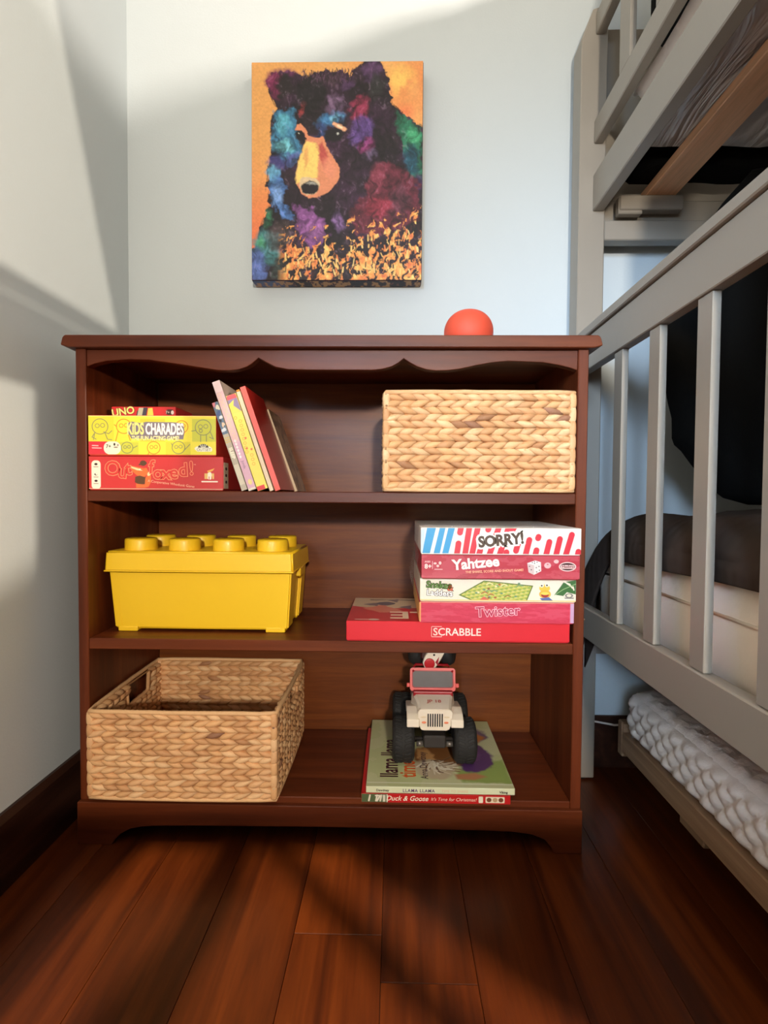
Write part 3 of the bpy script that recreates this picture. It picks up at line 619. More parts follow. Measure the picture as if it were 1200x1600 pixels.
# ---------------------------------------------------------------- yellow storage brick
M_yel = mat('yellow_plastic', (255, 208, 38), .42, var=.02, coat=.1); 
t = thing('storage_brick_box', 'yellow toy-brick storage box with eight round studs on its lid', 'storage box', (-.2517, .1275, .377))
def taper(mb, x0, x1, y0, y1, z0, z1, k, bev):
    bm = bmesh.new(); bmesh.ops.create_cube(bm, size=1)
    for v in bm.verts:
        q = 0 if v.co.z > 0 else k
        v.co = Vector(((x0+q) if v.co.x < 0 else (x1-q), (y0+q) if v.co.y < 0 else (y1-q), z1 if v.co.z > 0 else z0))
    bmesh.ops.bevel(bm, geom=bm.edges[:], offset=bev, segments=4, affect='EDGES'); mb.bm(bm, None, 'auto')
bd = MB()
taper(bd, -.1685, .1685, -.082, .082, .0045, .118, .0075, .004)          # body
for sx in (-1, 1):
    for sy in (-1, 1):
        x = (sx*.1625 - (.040 if sx > 0 else 0), sx*.1625 + (.040 if sx < 0 else 0)); y = sy*.0755
        a, b_ = (-.1612, -.1235) if sx < 0 else (.1235, .1612); c_, d_ = (-.0755, -.048) if sy < 0 else (.048, .0755)
        bd.box(a, b_, c_, d_, 0, .010, .002, 2, smooth=False)                # feet
for sx in (-1, 1):
    for sy in (-1, 1):                                                     # corner pilasters framing the hand grip
        x0, x1 = (.158, .1745) if sx > 0 else (-.1745, -.158); y0, y1 = (-.0815, -.035) if sy < 0 else (.035, .0815)
        bm = bmesh.new(); bmesh.ops.create_cube(bm, size=1)
        for v in bm.verts:
            q = .0075 if v.co.z < 0 else 0
            X = x1 if v.co.x > 0 else x0; Y = y1 if v.co.y > 0 else y0
            v.co = Vector((X-sx*q, Y-sy*q*.8, .006 if v.co.z < 0 else .117))
        bmesh.ops.bevel(bm, geom=bm.edges[:], offset=.003, segments=3, affect='EDGES'); bd.bm(bm, None, 'auto')
bd.build('tub', M_yel, t)
ld = MB(); taper(ld, -.1775, .1775, -.0875, .0875, .1165, .1555, -.0022, .0035); ld.box(-.1805, .1805, -.0905, .0905, .1165, .1195, .0014, 2)
for s in (-1, 1): ld.box(s*.176-.005, s*.176+.005, -.020, .020, .100, .118, .002)
ld.build('lid', M_yel, t)
for i in range(4):
    for j in (-1, 1):
        st = MB(); M_ = Matrix.Translation((-.1305+i*.087, j*.0435, .154))
        st.lathe([(.0300, 0), (.0298, .0195), (.0288, .0222), (.0265, .0235), (0.001, .0238)], 40, M_, cap=False)
        s_ = st.build('stud', M_yel, t)
        text('LEGO', .0165, (-.1305+i*.087, j*.0435, .1778), M_yel, s_, u=(1, 0, 0), v=(0, 1, 0), nrm=(0, 0, 1), bold=.03, lift=.0008, shear=.2, name='embossed_mark')
for p in t.children: 
    for q in p.data.polygons: pass

# ---------------------------------------------------------------- two picture books lying on the bottom shelf
def flatbook(label, x0, x1, y0, y1, z0, z1, c, page=(232, 224, 200)):
    t = thing('picture_book', label, 'book', (x0, y0, z0)); w, d, h = x1-x0, y1-y0, z1-z0; m = flat('cover_'+'_'.join(map(str, c)), c, .3); k = .0018
    MB().box(0, w, 0, d, 0, k, .0005).box(0, w, 0, d, h-k, h, .0005).box(0, w, -.0004, .0022, 0, h, .0008).build('cover', m, t)
    MB().box(.003, w-.003, .0023, d-.003, k+.0001, h-k-.0001).build('pages', mat('paper', page, .8, bump=.2, bscale=900, stretch=(.02, .02, 1)), t)
    return t, w, d, h
t, w, d, h = flatbook('red-spined picture book lying flat beneath the pale green one', .0610, .3290, -.0105, .250, .0887, .1045, (196, 34, 36))
A = Art(1040, 72, 520, (200, 32, 34)); A.rect(0, 0, 185, 72, (88, 104, 70))
for x in (60, 110, 140): A.cap(x, 12, x-8, 60, 6, (236, 228, 206))
A.line([(100, 15), (130, 15), (110, 60)], 6, (240, 232, 214)); A.rect(150, 8, 168, 66, (226, 220, 200)); A.rect(176, 4, 184, 70, (236, 230, 210))
A.rect(820, 8, 850, 64, (240, 232, 210), 6); A.rect(868, 10, 1000, 62, (240, 226, 200), 6)
for x, c in ((892, (120, 66, 40)), (934, (196, 160, 120)), (975, (120, 66, 40))): A.ell(x, 36, 17, 19, c)
A.front('spine_print', .0005, h-.0003, w-.001, h-.0006, -.0007, M_print, t)
text('Duck & Goose', .0125, (.0825, -.0007, h*.5), ink((248, 236, 216)), t, shear=.3, bold=.01, lift=.0004); text("It's Time for Christmas!", .0085, (.166, -.0007, h*.47), ink((246, 214, 196)), t, shear=.25, lift=.0004)
t, w, d, h = flatbook('pale green picture book lying flat directly under the toy truck', .0695, .3370, -.0090, .266, .1047, .1167, (218, 222, 186))
A = Art(268, 275, 300, (206, 208, 160)); n_ = fbm(A.X/60, A.Y/60, 4, 3); A.fill((n_ > .5)*.4, (184, 196, 130)); A.warp(9, 20, 5)
A.poly([(190, 200), (268, 175), (268, 262), (180, 258), (170, 230)], (150, 172, 92), 8)
A.ell(205, 165, 42, 55, (92, 56, 110), 6); A.ell(200, 150, 22, 26, (128, 84, 140), 14); A.ell(225, 70, 26, 34, (110, 92, 120), 8); A.ell(226, 82, 16, 22, (196, 120, 50), 8)
A.ell(140, 165, 50, 50, (142, 92, 50), 8); A.poly([(105, 130), (135, 160), (128, 195), (98, 175)], (216, 160, 100), 6); A.ell(128, 215, 38, 34, (200, 180, 148), 8)   # soft brown and cream fur patches
RR = random.Random(8)
A.dx = A.dy = 0
for i in range(46):
    a = RR.uniform(.2, PI*1.05); x0, y0 = 132+RR.uniform(-10, 10), 188+RR.uniform(-8, 8); L = RR.uniform(22, 48)
    A.line([(x0, y0), (x0-L*.5*math.cos(a), y0+L*.6*math.sin(a)), (x0-L*math.cos(a+.35), y0+L*math.sin(a+.35))], RR.uniform(.8, 2), RR.choice([(226, 212, 186), (150, 112, 76), (236, 226, 206), (116, 84, 60)]))
A.poly([(165, 232), (205, 226), (225, 238), (200, 250), (168, 248)], (190, 130, 90), 6)
A.rect(0, 262, 268, 264.5, (236, 236, 214))
A.top('cover_print', .0005, d-.0005, w-.001, d-.001, h+.0003, M_print, t)
text('llama llama', .047, (.043, .104, h), ink((72, 24, 40)), t, u=(0, 1, 0), v=(-1, 0, 0), nrm=(0, 0, 1), bold=.02, sx=.72, lift=.0006)
text('time to share', .044, (.0775, .120, h), ink((226, 96, 40)), t, u=(0, 1, 0), v=(-1, 0, 0), nrm=(0, 0, 1), bold=.02, sx=.75, lift=.0006)
text('Anna Dewdney', .020, (.108, .076, h), ink((90, 66, 70)), t, u=(0, 1, 0), v=(-1, 0, 0), nrm=(0, 0, 1), bold=.01, sx=.8, lift=.0006)
text('Dewdney', .0060, (.030, -.0004, h*.45), ink((60, 50, 50)), t, bold=.02); text('LLAMA LLAMA', .0080, (.095, -.0004, h*.45), ink((96, 76, 120)), t, bold=.02, spacing=1.15); text('TIME TO SHARE', .0062, (.160, -.0004, h*.45), ink((226, 186, 150)), t, spacing=1.1); text('Viking', .0060, (.247, -.0004, h*.42), ink((60, 50, 50)), t, bold=.03)

# ---------------------------------------------------------------- toy truck on the book
M_white = mat('toy_white_plastic', (236, 222, 200), .35, coat=.2); M_red = mat('toy_red_plastic', (196, 34, 40), .35, coat=.2); M_dred = mat('toy_dark_red', (150, 14, 24), .4)
M_blk = mat('toy_black_rubber', (30, 28, 26), .75, bump=.15, bscale=200); M_gr = mat('toy_grey_window', (104, 98, 96), .22, coat=.4, var=.1, vscale=60); M_chr = mat('toy_grey_axle', (120, 114, 108), .35, .6)
M_pink = mat('toy_light_red', (222, 84, 78), .35, coat=.2)
zb = .1170; TX = .1985; t = thing('toy_truck', 'white and red toy off-road truck with oversized black wheels on the pale book', 'toy car', (TX, .0, zb))
def wheel(x, y, r, wd):
    prof = [(r*.50, -wd/2), (r*.80, -wd/2), (r*.93, -wd*.44), (r*.985, -wd*.30), (r, -wd*.12), (r, wd*.12), (r*.985, wd*.30), (r*.93, wd*.44), (r*.80, wd/2), (r*.50, wd/2)]
    o = MB(); Mx = Matrix.Translation((x, y, r)) @ Matrix.Rotation(PI/2, 4, 'Y'); o.lathe(prof, 40, Mx)
    for i in range(28):
        a = 2*PI*i/28
        for s in (-1, 1):
            Mt = Mx @ Matrix.Rotation(a+s*.06, 4, 'Z') @ Matrix.Translation((r*.992, 0, s*wd*.21)) @ Matrix.Rotation(s*.35, 4, 'X')
            o.box(-.001, .0012, -.0028, .0028, -wd*.16, wd*.16, .0006, 1, Mt)
    wo = o.build('wheel', M_blk, t)
    MB().lathe([(r*.16, -wd*.50), (r*.50, -wd*.46), (r*.50, wd*.46), (r*.16, wd*.50)], 20, Mx).build('hub', M_chr, wo)
for x in (.1380-TX, .2580-TX):
    wheel(x, .086, .0420, .0430); wheel(x, .212, .0420, .0430)
ch = MB(); ch.box(-.022, .022, .06, .24, .036, .060, .003); 
for y in (.086, .212): ch.tube([(-.05, y, .042), (.05, y, .042)], .0055, 10); ch.ell((0, y, .042), (.016, .016, .014))
ch.build('chassis', mat('toy_dark_chassis', (46, 40, 36), .6), t)
for s in (-1, 1): MB().tube([(s*.035, .066, .043), (s*.023, .066, .043)], .0055, 10).build('axle_end', M_chr, t)
# body: nose, bonnet, wings
body = MB()
body.prism([(-.0275, .074), (-.0225, .072), (.0225, .072), (.0275, .074), (.0320, .088), (.0340, .107), (.030, .1125), (-.030, .1125), (-.0340, .107), (-.0320, .088)], .058, .068, 'y', bev=.001)     # grille panel
bonnet = [(-.0335, .088), (-.0310, .110), (-.0270, .1140), (.0270, .1140), (.0310, .110), (.0335, .088)]
vs = []; 
for (y, dz, k) in ((.060, -.001, .98), (.075, .002, 1.04), (.100, .006, 1.18), (.124, .009, 1.36)):
    for p in bonnet: vs.append((p[0]*k, y, p[1]+dz if p[1] > .09 else p[1]))
n6 = 6; fs = [tuple(range(5, -1, -1)), tuple(range(18, 24))]
for j in range(3):
    for i in range(n6): fs.append((j*n6+i, j*n6+(i+1) % n6, (j+1)*n6+(i+1) % n6, (j+1)*n6+i))
body.add(vs, fs)
for s in (-1, 1):
    wing = [(.052, .080), (.054, .094), (.068, .101), (.092, .106), (.118, .100), (.150, .094), (.150, .084), (.115, .084), (.104, .096), (.082, .099), (.066, .094), (.060, .080)]
    body.prism([(p[0], p[1]) for p in wing], min(s*.030, s*.0545), max(s*.030, s*.0545), 'x', bev=.0015)
body.box(-.041, .041, .122, .245, .058, .112, .004, 2)
body.build('body', M_white, t)
MB().box(-.0405, .0405, .112, .1235, .1045, .1275, .0025, 2).box(-.0415, -.0395, .125, .24, .098, .116, .0008).box(.0395, .0415, .125, .24, .098, .116, .0008).build('red_band', M_dred, t)
cab = MB(); cab.box(-.036, .036, .132, .236, .1121, .1140)
cab.build('cabin_floor', M_dark, t)
Mw = Matrix.Translation((0, .124, .1235)) @ Matrix.Rotation(-.20, 4, 'X')
def rrect(w, h, r, z0, n=5):
    P = []
    for cx, cz, a0 in ((w-r, z0+h-r, 0), (-w+r, z0+h-r, 90), (-w+r, z0+r, 180), (w-r, z0+r, 270)):
        P += [(cx+r*math.cos(math.radians(a0+90*i/n)), cz+r*math.sin(math.radians(a0+90*i/n))) for i in range(n+1)]
    return P
def ring(out_, in_, y0, y1, M):
    n = len(out_); vs = [(p[0], y, p[1]) for y in (y0, y1) for P in (out_, in_) for p in P]; fs = []
    for i in range(n):
        j = (i+1) % n; fs += [(i, j, n+j, n+i), (2*n+j, 2*n+i, 3*n+i, 3*n+j), (i, 2*n+i, 2*n+j, j), (n+j, 3*n+j, 3*n+i, n+i)]
    return MB().add(vs, fs, M)
wf = ring(rrect(.0465, .0465, .006, 0), rrect(.0415, .0330, .006, .0075), -.002, .002, Mw)
for s_ in (-1, 1): wf.box(.0465 if s_ > 0 else -.0535, .0535 if s_ > 0 else -.0465, -.003, .004, .008, .0165, .0015, 2, Mw)
wf.build('windscreen_frame', M_pink, t)
ring(rrect(.0425, .0350, .006, .0065), rrect(.0405, .0312, .005, .0085), -.0028, -.0021, Mw).build('window_seal', M_dred, t)
MB().prism(rrect(.0414, .0328, .006, .0076), -.0008, .0008, 'y', M=Mw).build('windscreen', M_gr, t)
rb = MB(); rb.tube([(-.038, .175, .11), (-.040, .165, .155), (-.034, .163, .166), (.034, .163, .166), (.040, .165, .155), (.038, .175, .11)], .0028, 8)
for s in (-1, 1): rb.tube([(s*.040, .165, .152), (s*.040, .128, .164)], .0024, 8)
rb.build('roll_bar', M_dred, t)
for i in range(7): MB().box(-.0135+i*.0045-.0012, -.0135+i*.0045+.0012, .0572, .0579, .080, .1050).build('grille_slot', M_dark, t)
for s in (-1, 1):
    MB().ell((s*.0215, .0575, .088), (.0045, .0012, .0022), 12, 8).build('side_lamp', ink((232, 130, 90)), t)
    MB().ell((s*.0225, .0575, .0985), (.0055, .0012, .0015), 12, 8).build('headlamp', ink((226, 206, 170)), t)
text('JP 18', .0135, (0, .085, .1176), ink((190, 70, 50)), t, u=(1, 0, 0), v=(0, .985, .17), nrm=(0, -.17, .985), bold=.02, lift=.0010)

# ---------------------------------------------------------------- second toy piled behind it
t2 = thing('toy_vehicle', 'small white and red toy with a round red disc behind the toy truck', 'toy', (.1945, .152, .2735), (0, 0, 0))
Mp = Matrix.Rotation(-.62, 4, 'Y') @ Matrix.Rotation(.0, 4, 'X')
pl = MB(); pl.prism([(-.017, -.004), (-.0165, .012), (-.009, .028), (.000, .052), (.018, .060), (.022, .040), (.018, .015), (.012, -.006), (.004, -.0155), (-.008, -.0155)], .0, .010, 'y', M=Matrix.Translation((.002, 0, .0155)) @ Matrix.Rotation(.30, 4, 'Y'), bev=.0015)
pl.build('shell', M_white, t2)
MB().lathe([(.0115, 0), (.0110, .0022), (.0085, .0026), (.001, .0026)], 24, Matrix.Translation((-.0010, .0005, .0150)) @ Matrix.Rotation(PI/2, 4, 'X')).build('disc', M_red, t2)
MB().lathe([(.0105, 0), (.0095, .002), (.001, .0022)], 24, Matrix.Translation((.0195, .0005, .0520)) @ Matrix.Rotation(PI/2, 4, 'X')).build('disc', M_pink, t2)
MB().ell((.0085, -.0002, .0335), (.0022, .0012, .0022), 12, 8).build('bolt', M_dark, t2)
MB().prism([(.011, .018), (.019, .030), (.016, .012)], -.0012, .0004, 'y').build('vent', M_dred, t2)
for x, y in ((-.026, .034), (.042, .034)):
    MB().lathe([(.010, -.012), (.026, -.013), (.031, -.006), (.031, .006), (.026, .013), (.010, .012)], 28, Matrix.Translation((x, y, .034)) @ Matrix.Rotation(PI/2, 4, 'Y') @ Matrix.Rotation(.3, 4, 'X')).build('wheel', M_blk, t2)
MB().box(-.02, .03, .008, .05, .020, .045, .004).build('body', mat('toy_dark_body', (60, 22, 20), .5), t2)

# ---------------------------------------------------------------- ball on top
b_ = MB(); b_.ell((0, 0, .0445), (.0487, .0487, .0445), 48, 32, e=2.1)
bo = b_.build('ball', mat('orange_red_matte_plastic', (226, 84, 58), .6, bump=.02)); bo.location = (.2625, .12, .922); tag(bo, 'rounded orange-red ball sitting on top of the bookcase', 'ball')

# ---------------------------------------------------------------- bear canvas
t = thing('canvas_painting', 'colourful bear portrait on an unframed canvas hung on the back wall', 'painting', (-.019, .265, 1.131))
CW, CH, CD = .389, .487, .0385
MB().box(-CW/2, CW/2, .0005, CD, 0, CH, .003, 2).build('canvas_block', vmat('unused', .7) if 0 else mat('painted_canvas_edge', (60, 50, 66), .7, bump=.3, bscale=300, var=.5, vscale=40), t)
A = Art(1005, 1270, 300, (232, 168, 96)); X, Y = A.X, A.Y
def soft(P, c, so=16): A.poly(P, c, so)
n1 = fbm(X/160, Y/160, 5, 1); n2 = fbm(X/40, Y/60, 4, 5)
A.fill(np.clip((Y-500)/500, 0, 1)*.8, (236, 110, 72)); A.fill(np.clip((X-500)/500, 0, 1)*.55, (232, 128, 76)); A.fill(np.clip(n1*2.2-1, 0, 1)*.5, (246, 196, 120))
A.fill(np.clip(1.3-np.hypot((X-870)/95, (Y-105)/90), 0, 1)*np.clip(n2*3-1, 0, 1), (248, 200, 104)); A.fill(np.clip(1.2-np.hypot((X-900)/70, (Y-300)/60), 0, 1)*.6, (236, 104, 70))
A.warp(22, 26, 2)
def sh(P): return [(x-90, y-75) for x, y in P]
bear = sh([(70, 1400), (88, 1160), (115, 1140), (140, 1030), (165, 960), (200, 900), (182, 820), (180, 760), (190, 640), (208, 600), (200, 500), (205, 400), (240, 345), (225, 320), (192, 250), (178, 190), (205, 138), (260, 122), (330, 130), (400, 165), (460, 138), (520, 130), (620, 125), (670, 160), (700, 125), (740, 80), (790, 60), (840, 75), (880, 130), (900, 220), (920, 320), (1000, 390), (1110, 460), (1110, 1400)])
A.poly(bear, (30, 20, 30), 5); bm_ = A.sd_poly(bear) < 0
A.fill(bm_*np.clip(n1*2.6-1.1, 0, 1)*.7, (78, 44, 78)); A.fill(bm_*np.clip(n2*2.4-1.2, 0, 1)*.5, (60, 44, 52))
def blob2(x, y, rx, ry, c, rot=0, op=1, so=26):
    A.ell(x-90, y-75, rx, ry, c, so, rot, op=op)
A.warp(34, 40, 11)
blob2(222, 195, 42, 78, (128, 38, 84), -.15, .9); blob2(285, 215, 62, 62, (34, 26, 30)); blob2(300, 130, 60, 12, (110, 40, 90), .1, .8)
blob2(790, 130, 62, 58, (92, 62, 104), 0, .8); blob2(820, 220, 45, 80, (50, 52, 52), 0, .8); blob2(650, 205, 40, 40, (84, 54, 96), 0, .7); blob2(585, 320, 55, 62, (124, 98, 132), 0, .75)
blob2(540, 180, 90, 30, (84, 60, 76), 0, .6); blob2(725, 340, 48, 70, (156, 50, 84), .4, .85); blob2(380, 345, 16, 26, (214, 80, 84), 0, .9); blob2(430, 260, 90, 90, (26, 26, 28), 0, .8)
soft(sh([(222, 360), (330, 335), (345, 400), (350, 470), (385, 560), (375, 650), (290, 670), (210, 600), (205, 470)]), (62, 128, 168)); blob2(270, 430, 45, 60, (92, 178, 200), 0, .8); blob2(280, 560, 62, 45, (120, 206, 222), -.3, .85); blob2(330, 630, 50, 28, (96, 96, 170), -.3, .8)
blob2(560, 405, 75, 34, (66, 132, 186), -.25, .9); blob2(500, 470, 26, 36, (60, 96, 160), 0, .8); blob2(585, 395, 22, 14, (130, 200, 226), 0, .9)
blob2(740, 470, 66, 92, (104, 76, 150), .2, .75); blob2(770, 560, 40, 40, (150, 60, 120), 0, .8); blob2(790, 620, 34, 28, (130, 110, 150), 0, .6)
soft(sh([(925, 350), (1000, 395), (1100, 460), (1100, 760), (1010, 740), (985, 600), (950, 480)]), (36, 112, 84)); blob2(1050, 500, 40, 50, (70, 170, 120), 0, .8); blob2(1030, 640, 50, 80, (30, 84, 110), 0, .9); blob2(1060, 780, 40, 60, (66, 40, 90), 0, .8)
soft(sh([(240, 700), (200, 740), (182, 830), (230, 930), (280, 985), (330, 1000), (320, 940), (270, 870), (300, 800)]), (84, 130, 200)); blob2(215, 720, 30, 40, (110, 180, 220), 0, .85); blob2(240, 850, 40, 60, (130, 170, 226), -.3, .7); blob2(250, 655, 56, 34, (66, 64, 130), 0, .8)
soft(sh([(330, 890), (430, 930), (520, 990), (545, 1080), (500, 1150), (430, 1160), (370, 1080), (345, 980)]), (140, 84, 150)); blob2(470, 1060, 60, 44, (178, 116, 186), .3, .8); blob2(600, 1005, 24, 50, (142, 108, 168), -.3, .95)
soft(sh([(660, 930), (760, 860), (800, 720), (890, 650), (1000, 700), (1080, 800), (1085, 1000), (900, 1080), (700, 1080)]), (104, 38, 56)); blob2(830, 760, 60, 90, (140, 60, 80), .4, .7); blob2(840, 920, 70, 60, (160, 50, 72), 0, .7); blob2(960, 880, 60, 90, (96, 54, 70), 0, .6)
blob2(175, 1150, 80, 110, (70, 134, 140), 0, .9); blob2(120, 1270, 50, 110, (92, 118, 190), 0, .95); blob2(185, 975, 22, 40, (60, 150, 110), 0, .9); blob2(140, 1130, 24, 40, (80, 170, 120), .4, .8); blob2(250, 1290, 50, 60, (70, 84, 80), 0, .8); blob2(250, 1090, 60, 90, (90, 74, 76), .3, .6)
# dark brush texture over the fur
A.dx = A.dy = 0; RR = random.Random(21)
br = fbm(X/26+fbm(X/60, Y/60, 3, 41)*5, Y/44, 4, 43); br2 = fbm(X/11, Y/17, 3, 47); bm2 = A.sd_poly(bear) < 4
A.C = np.where(bm2[..., None], A.C*np.clip((br*1.9-.16)*(.7+.6*br2), .10, 1.25)[..., None], A.C)
A.fill(bm2*np.clip((br-.62)*5, 0, 1)*np.clip((br2-.45)*4, 0, 1)*.22, (190, 160, 190))
# firelit grass: ragged noise flames
top_ = np.where(X < 480, 1045., np.where(X < 560, 1140., 1010.))-np.clip((X-560)/450, 0, 1)*70+60*(fbm(X/70, Y*0, 3, 51)-.5)
v_ = fbm((X+Y*.35)/17+fbm(X/50, Y/50, 3, 53)*4, Y/34, 4, 55); dep = np.clip((Y-top_)/170, -.6, 1)
gm_ = np.clip((v_-(.60-.16*dep))*14, 0, 1)*(dep > -.6)*(X > 150)*np.clip((X-150)/60, 0, 1)
hue = fbm(X/20, Y/26, 3, 57)[..., None]
ca_, cb_, cc_ = (np.array(lin(c)[:3]) for c in ((214, 84, 66), (240, 160, 84), (252, 214, 128)))
gc = np.where(hue < .5, ca_+(cb_-ca_)*hue*2, cb_+(cc_-cb_)*(hue-.5)*3.2); A.fill(gm_, np.clip(gc, 0, 1))
for i in range(170):
    x = RR.uniform(190, 1000); y = RR.uniform(1080-140*max(0, (x-560)/440), 1262)
    if 430 < x < 560 and y < 1130: continue
    a = RR.uniform(-1.0, .3); L = RR.uniform(10, 34); A.cap(x, y, x+L*math.sin(a)*.6, y-L, RR.uniform(2, 5), RR.choice([(250, 206, 122), (236, 140, 78), (44, 20, 26), (250, 214, 140), (60, 26, 30)]), 4)
# muzzle
A.warp(9, 18, 31)
A.poly(sh([(345, 470), (352, 440), (385, 432), (408, 460), (425, 505), (470, 515), (515, 505), (535, 560), (580, 640), (615, 700), (612, 745), (560, 815), (490, 858), (430, 866), (385, 840), (358, 790), (350, 740), (362, 660), (398, 570), (412, 515), (398, 480), (375, 468)]), (226, 146, 108), 5)
A.poly(sh([(412, 530), (470, 545), (488, 600), (480, 690), (478, 745), (430, 750), (385, 765), (355, 780), (350, 740), (362, 660), (395, 580)]), (250, 216, 120), 12)
A.poly(sh([(480, 560), (505, 540), (545, 620), (520, 700), (495, 640)]), (190, 84, 76), 14); blob2(545, 690, 36, 60, (236, 150, 120), -.3, .7, 20); A.poly(sh([(395, 600), (420, 560), (425, 640), (405, 700)]), (236, 176, 104), 14)
A.poly(sh([(378, 745), (430, 740), (480, 755), (495, 790), (470, 840), (420, 850), (385, 825), (372, 780)]), (226, 200, 160), 6)
A.ell(435-90, 805-75, 52, 40, (24, 18, 24), 6); A.ell(445-90, 778-75, 26, 6, (180, 180, 170), 8, .1)
A.ell(372-90, 497-75, 24, 26, (18, 16, 20), 6); A.ell(366-90, 488-75, 5, 5, (220, 220, 210), 4); A.ell(575-90, 500-75, 58, 40, (22, 20, 26), 14); A.ell(595-90, 490-75, 6, 5, (200, 206, 200), 4)
A.cap(575-90, 435-75, 640-90, 465-75, 11, (240, 180, 140), 8); A.cap(600-90, 445-75, 625-90, 455-75, 5, (250, 226, 190), 5)
A.dx = A.dy = 0
for i in range(120):   # fur ticks on crown and cheeks
    x = RR.uniform(380, 680)-90; y = RR.uniform(128, 200)-75; A.cap(x, y, x+RR.uniform(-8, 8), y-RR.uniform(8, 22), 2, RR.choice([(50, 34, 44), (90, 60, 84), (28, 20, 26)]), 3)
A.C = np.clip(A.C*(.86+.28*fbm(X/9, Y/9, 3, 8))[..., None], 0, 1)
M_art = vmat('bear_print_on_canvas', .6, bump=.15, bscale=700)
A.front('painted_face', -CW/2+.0012, CH-.0012, CW-.0024, CH-.0024, -.0002, M_art, t)
# bottom wrap of the canvas: continues the dark lower colours
B2 = Art(1005, 100, 240, (44, 34, 44)); B2.fill(np.clip((250-B2.X)/120, 0, 1), (84, 106, 150)); n_ = fbm(B2.X/24, B2.Y/50, 3, 5)
B2.fill((n_ > .6)*.7, (214, 160, 100)); B2.fill(((n_ > .52) & (n_ < .56))*.6, (150, 80, 70))
grid('painted_edge', (-CW/2+.002, .002, -.0003), (CW-.004, 0, 0), (0, CD-.004, 0), (0, 0, -1), B2.nu, B2.nv, M_art, t, B2.C)

# ---------------------------------------------------------------- bunk bed
bed = thing('bunk_bed', 'grey painted wooden bunk bed with slatted guard rails beside the bookcase', 'bed', (1.02, -.75, 0))
OX, OY = 1.02, -.75
def bp_(name, mb, m=None): 
    mb.v = [(x-OX, y-OY, z) for x, y, z in mb.v]; return mb.build(name, m or M_grey, bed)
YF, YN = .235, -1.76    # far and near ends
X0, X1 = .517, 1.555
for x in (X0, X1-.057):
    for y in (YF, YN-.05):
        bp_('post', MB().prism([(x, 0.004), (x+.057, 0.004), (x+.057, 1.71), (x+.024, 1.70), (x, 1.636)], y, y+.05, 'y', bev=.002))
        bp_('foot_pad', MB().lathe([(.022, 0), (.022, .004)], 16, Matrix.Translation((x+.028, y+.025, 0))), M_dark)
# lower guard: cap, top rail, bottom rail, balusters
bp_('cap_rail', MB().box(X0-.006, X0+.030, YN, YF-.0005, .976, .994, .002))
bp_('top_rail', MB().box(X0, X0+.020, YN, YF-.0005, .906, .9745, .0015))
bp_('bottom_rail', MB().box(X0, X0+.022, YN, YF-.0005, .346, .410, .002))
y = .0436-.0324
while y > YN+.05:
    bp_('baluster', MB().box(X0+.004, X0+.0155, y, y+.033, .411, .9055, .001)); y -= .1297
# upper bunk
XU = .547
bp_('side_rail', MB().box(XU, XU+.024, YN, YF-.0005, 1.267, 1.345, .002))
bp_('guard_rail', MB().box(XU, XU+.020, YN, YF-.0005, 1.412, 1.460, .002))
bp_('guard_rail', MB().box(XU, XU+.020, YN, YF-.0005, 1.644, 1.690, .002))
y = .069
while y > YN+.05:
    bp_('baluster', MB().box(XU+.001, XU+.013, y, y+.045, 1.4605, 1.6435, .001)); y -= .140
for x in (X1-.024,):
    bp_('side_rail', MB().box(x, x+.022, YN, YF, 1.267, 1.345, .002)); bp_('bottom_rail', MB().box(x, x+.022, YN, YF, .30, .410, .002))
    bp_('guard_rail', MB().box(x, x+.02, YN, YF, 1.644, 1.690, .002))
for y in (YF+.005, YN-.045):
    bp_('end_rail', MB().box(X0+.058, X1-.058, y+.012, y+.034, 1.252, 1.298, .002)); bp_('end_rail', MB().box(X0+.058, X1-.058, y, y+.030, 1.208, 1.251, .002))
    bp_('end_panel', MB().box(X0+.058, X1-.058, y+.018, y+.036, 1.30, 1.677, .002))
    bp_('lower_end_rail', MB().box(X0+.058, X1-.058, y+.005, y+.030, .285, .345, .002))
bp_('cleat', MB().box(.598, .650, YF-.014, YF+.004, 1.255, 1.293, .002)); bp_('cleat', MB().box(.600, .735, YF-.018, YF+.004, 1.262, 1.2925, .002))
bp_('centre_beam', MB().box(.656, .720, YN+.01, YF+.012, 1.2935, 1.312, .0015), M_wy)
for x in (.90, 1.15, 1.38): bp_('slat_beam', MB().box(x, x+.064, YN+.01, YF+.012, 1.2985, 1.312, .0015), M_wy)
for i in range(13):
    y = -1.66+i*.145; bp_('slat', MB().box(.60, X1-.03, y, y+.06, .330, .345, .001), M_wy)
# upper mattress in plastic
n = NT('clouded_plastic_over_mattress'); b = n.b; b.inputs['Base Color'].default_value = lin((196, 188, 180)); b.inputs['Roughness'].default_value = .28; b.inputs['Coat Weight'].default_value = .5
tc = n.n('TexCoord'); mp = n.n('Mapping'); mp.inputs['Scale'].default_value = (14, 3.0, 6); mp.inputs['Rotation'].default_value = (0, 0, .5); n.l(tc.outputs['Object'], mp.inputs['Vector'])
no = n.n('TexNoise'); no.inputs['Scale'].default_value = 1.5; no.inputs['Detail'].default_value = 3; no.inputs['Distortion'].default_value = 1.5; n.l(mp.outputs[0], no.inputs['Vector'])
bpn = n.n('Bump'); bpn.inputs['Strength'].default_value = .9; bpn.inputs['Distance'].default_value = .03; n.l(no.outputs['Fac'], bpn.inputs['Height']); n.l(bpn.outputs[0], b.inputs['Normal']); n.l(bpn.outputs[0], b.inputs['Coat Normal']); M_plas = n.m
